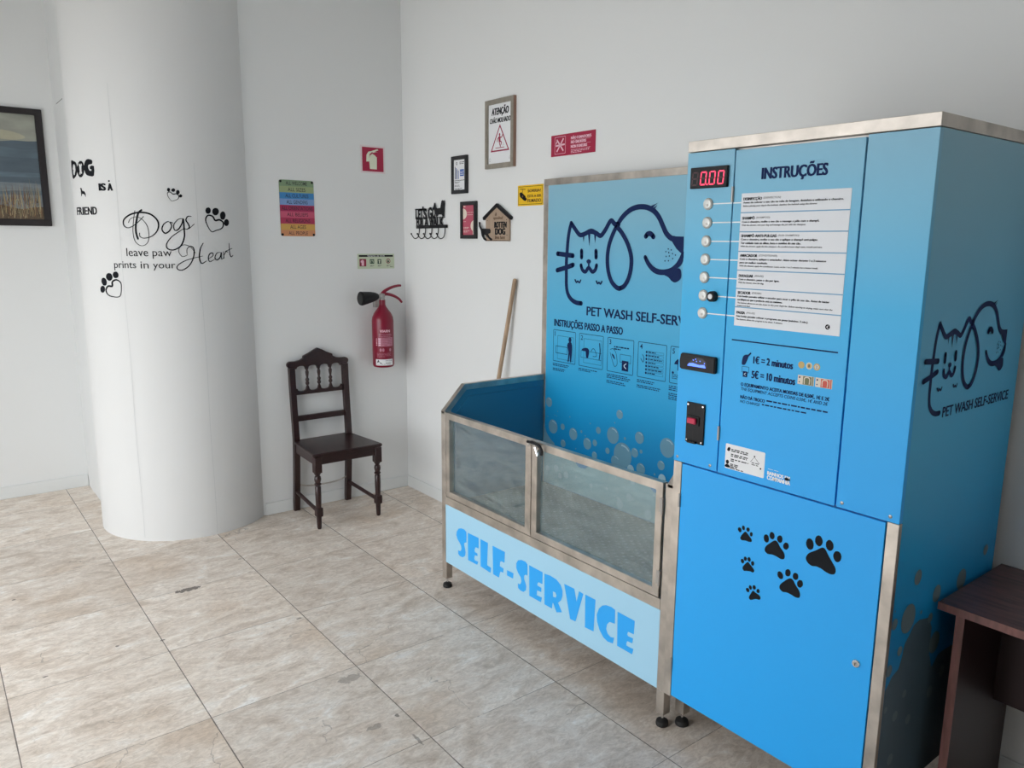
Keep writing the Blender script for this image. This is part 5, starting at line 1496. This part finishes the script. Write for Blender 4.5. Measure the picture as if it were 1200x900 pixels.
def paw(D):
    def f_(a):
        for k_ in ('t0', 't1', 't2', 't3'): a.poly(mq(D[k_]), INK)
        P = mq(D['h']); sz = max(p_[1] for p_ in P) - min(p_[1] for p_ in P)
        a.stroke(P, .085 * sz, INK, 0, closed=True, wf=lambda t: .55 + .75 * math.sin(math.pi * t) ** 2)
    return f_
sticker('paw_print_sticker', 'smallest heart paw print sticker above the word Dogs', paw(K1))
sticker('paw_print_sticker', 'heart paw print sticker right of the word Dogs', paw(K2))
sticker('paw_print_sticker', 'heart paw print sticker below left of the word prints', paw(K3))
def wd(a):
    a.blob(mq(W['D']), INK, 0, 3); a.poly(mq(W['O']), INK); a.blob(mq(W['G']), INK, 0, 2)
    xs = [p_[0] for p_ in mq(W['D'])]; zs = [p_[1] for p_ in mq(W['D'])]
    cx, cz = (min(xs) + max(xs)) / 2 - .006, (min(zs) + max(zs)) / 2
    whi = mat('white_sticker_vinyl', (.74, .74, .74, 1), .5)
    a.ell(cx, cz - .018, .010, .014, whi, 2, 12)
    for dx, dz in ((-.010, .004), (-.003, .012), (.005, .012), (.011, .003)): a.ell(cx + dx, cz + dz, .004, .006, whi, 2, 8)
    P = mq(W['Oh']); a.poly(P, whi, 2)
    for q in (P[0], P[1], P[2], P[3]): a.ell(q[0], q[1], .0055, .007, whi, 2, 10)
sticker('dog_word_sticker', 'chunky black word DOG near the left edge of the pillar', wd)
def wi(a):
    (xa, za), (xb, zb) = mq(W['isa']); a.text('IS', xa + .003, za, xb - .003, zb, INK, 0, .02, fat=.003)
    (xa, za), (xb, zb) = mq(W['A']); a.text('A', xa + .003, za, xb - .003, zb, INK, 0, .02, fat=.003); a.poly(mq(W['dot']), INK)
sticker('is_a_word_sticker', 'small chunky black words IS A on the pillar', wi)
def wp(a): a.poly(mq(W['pet']), INK)
sticker('dog_silhouette_sticker', 'tiny black standing dog silhouette between the words DOG and FRIEND', wp)
def wf_(a):
    (xa, za), (xb, zb) = mq(W['friend']); n_ = 'FRIEND'
    w_ = (xb - xa)
    for c_, p0, p1 in (('F', 0, .15), ('R', .18, .36), ('I', .39, .445), ('E', .485, .62), ('N', .65, .82), ('D', .85, 1)):
        a.text(c_, xa + w_ * p0, za, xa + w_ * p1, zb, INK, 0, .012, fat=.0012)
sticker('friend_word_sticker', 'chunky black word FRIEND low at the left edge of the pillar', wf_)
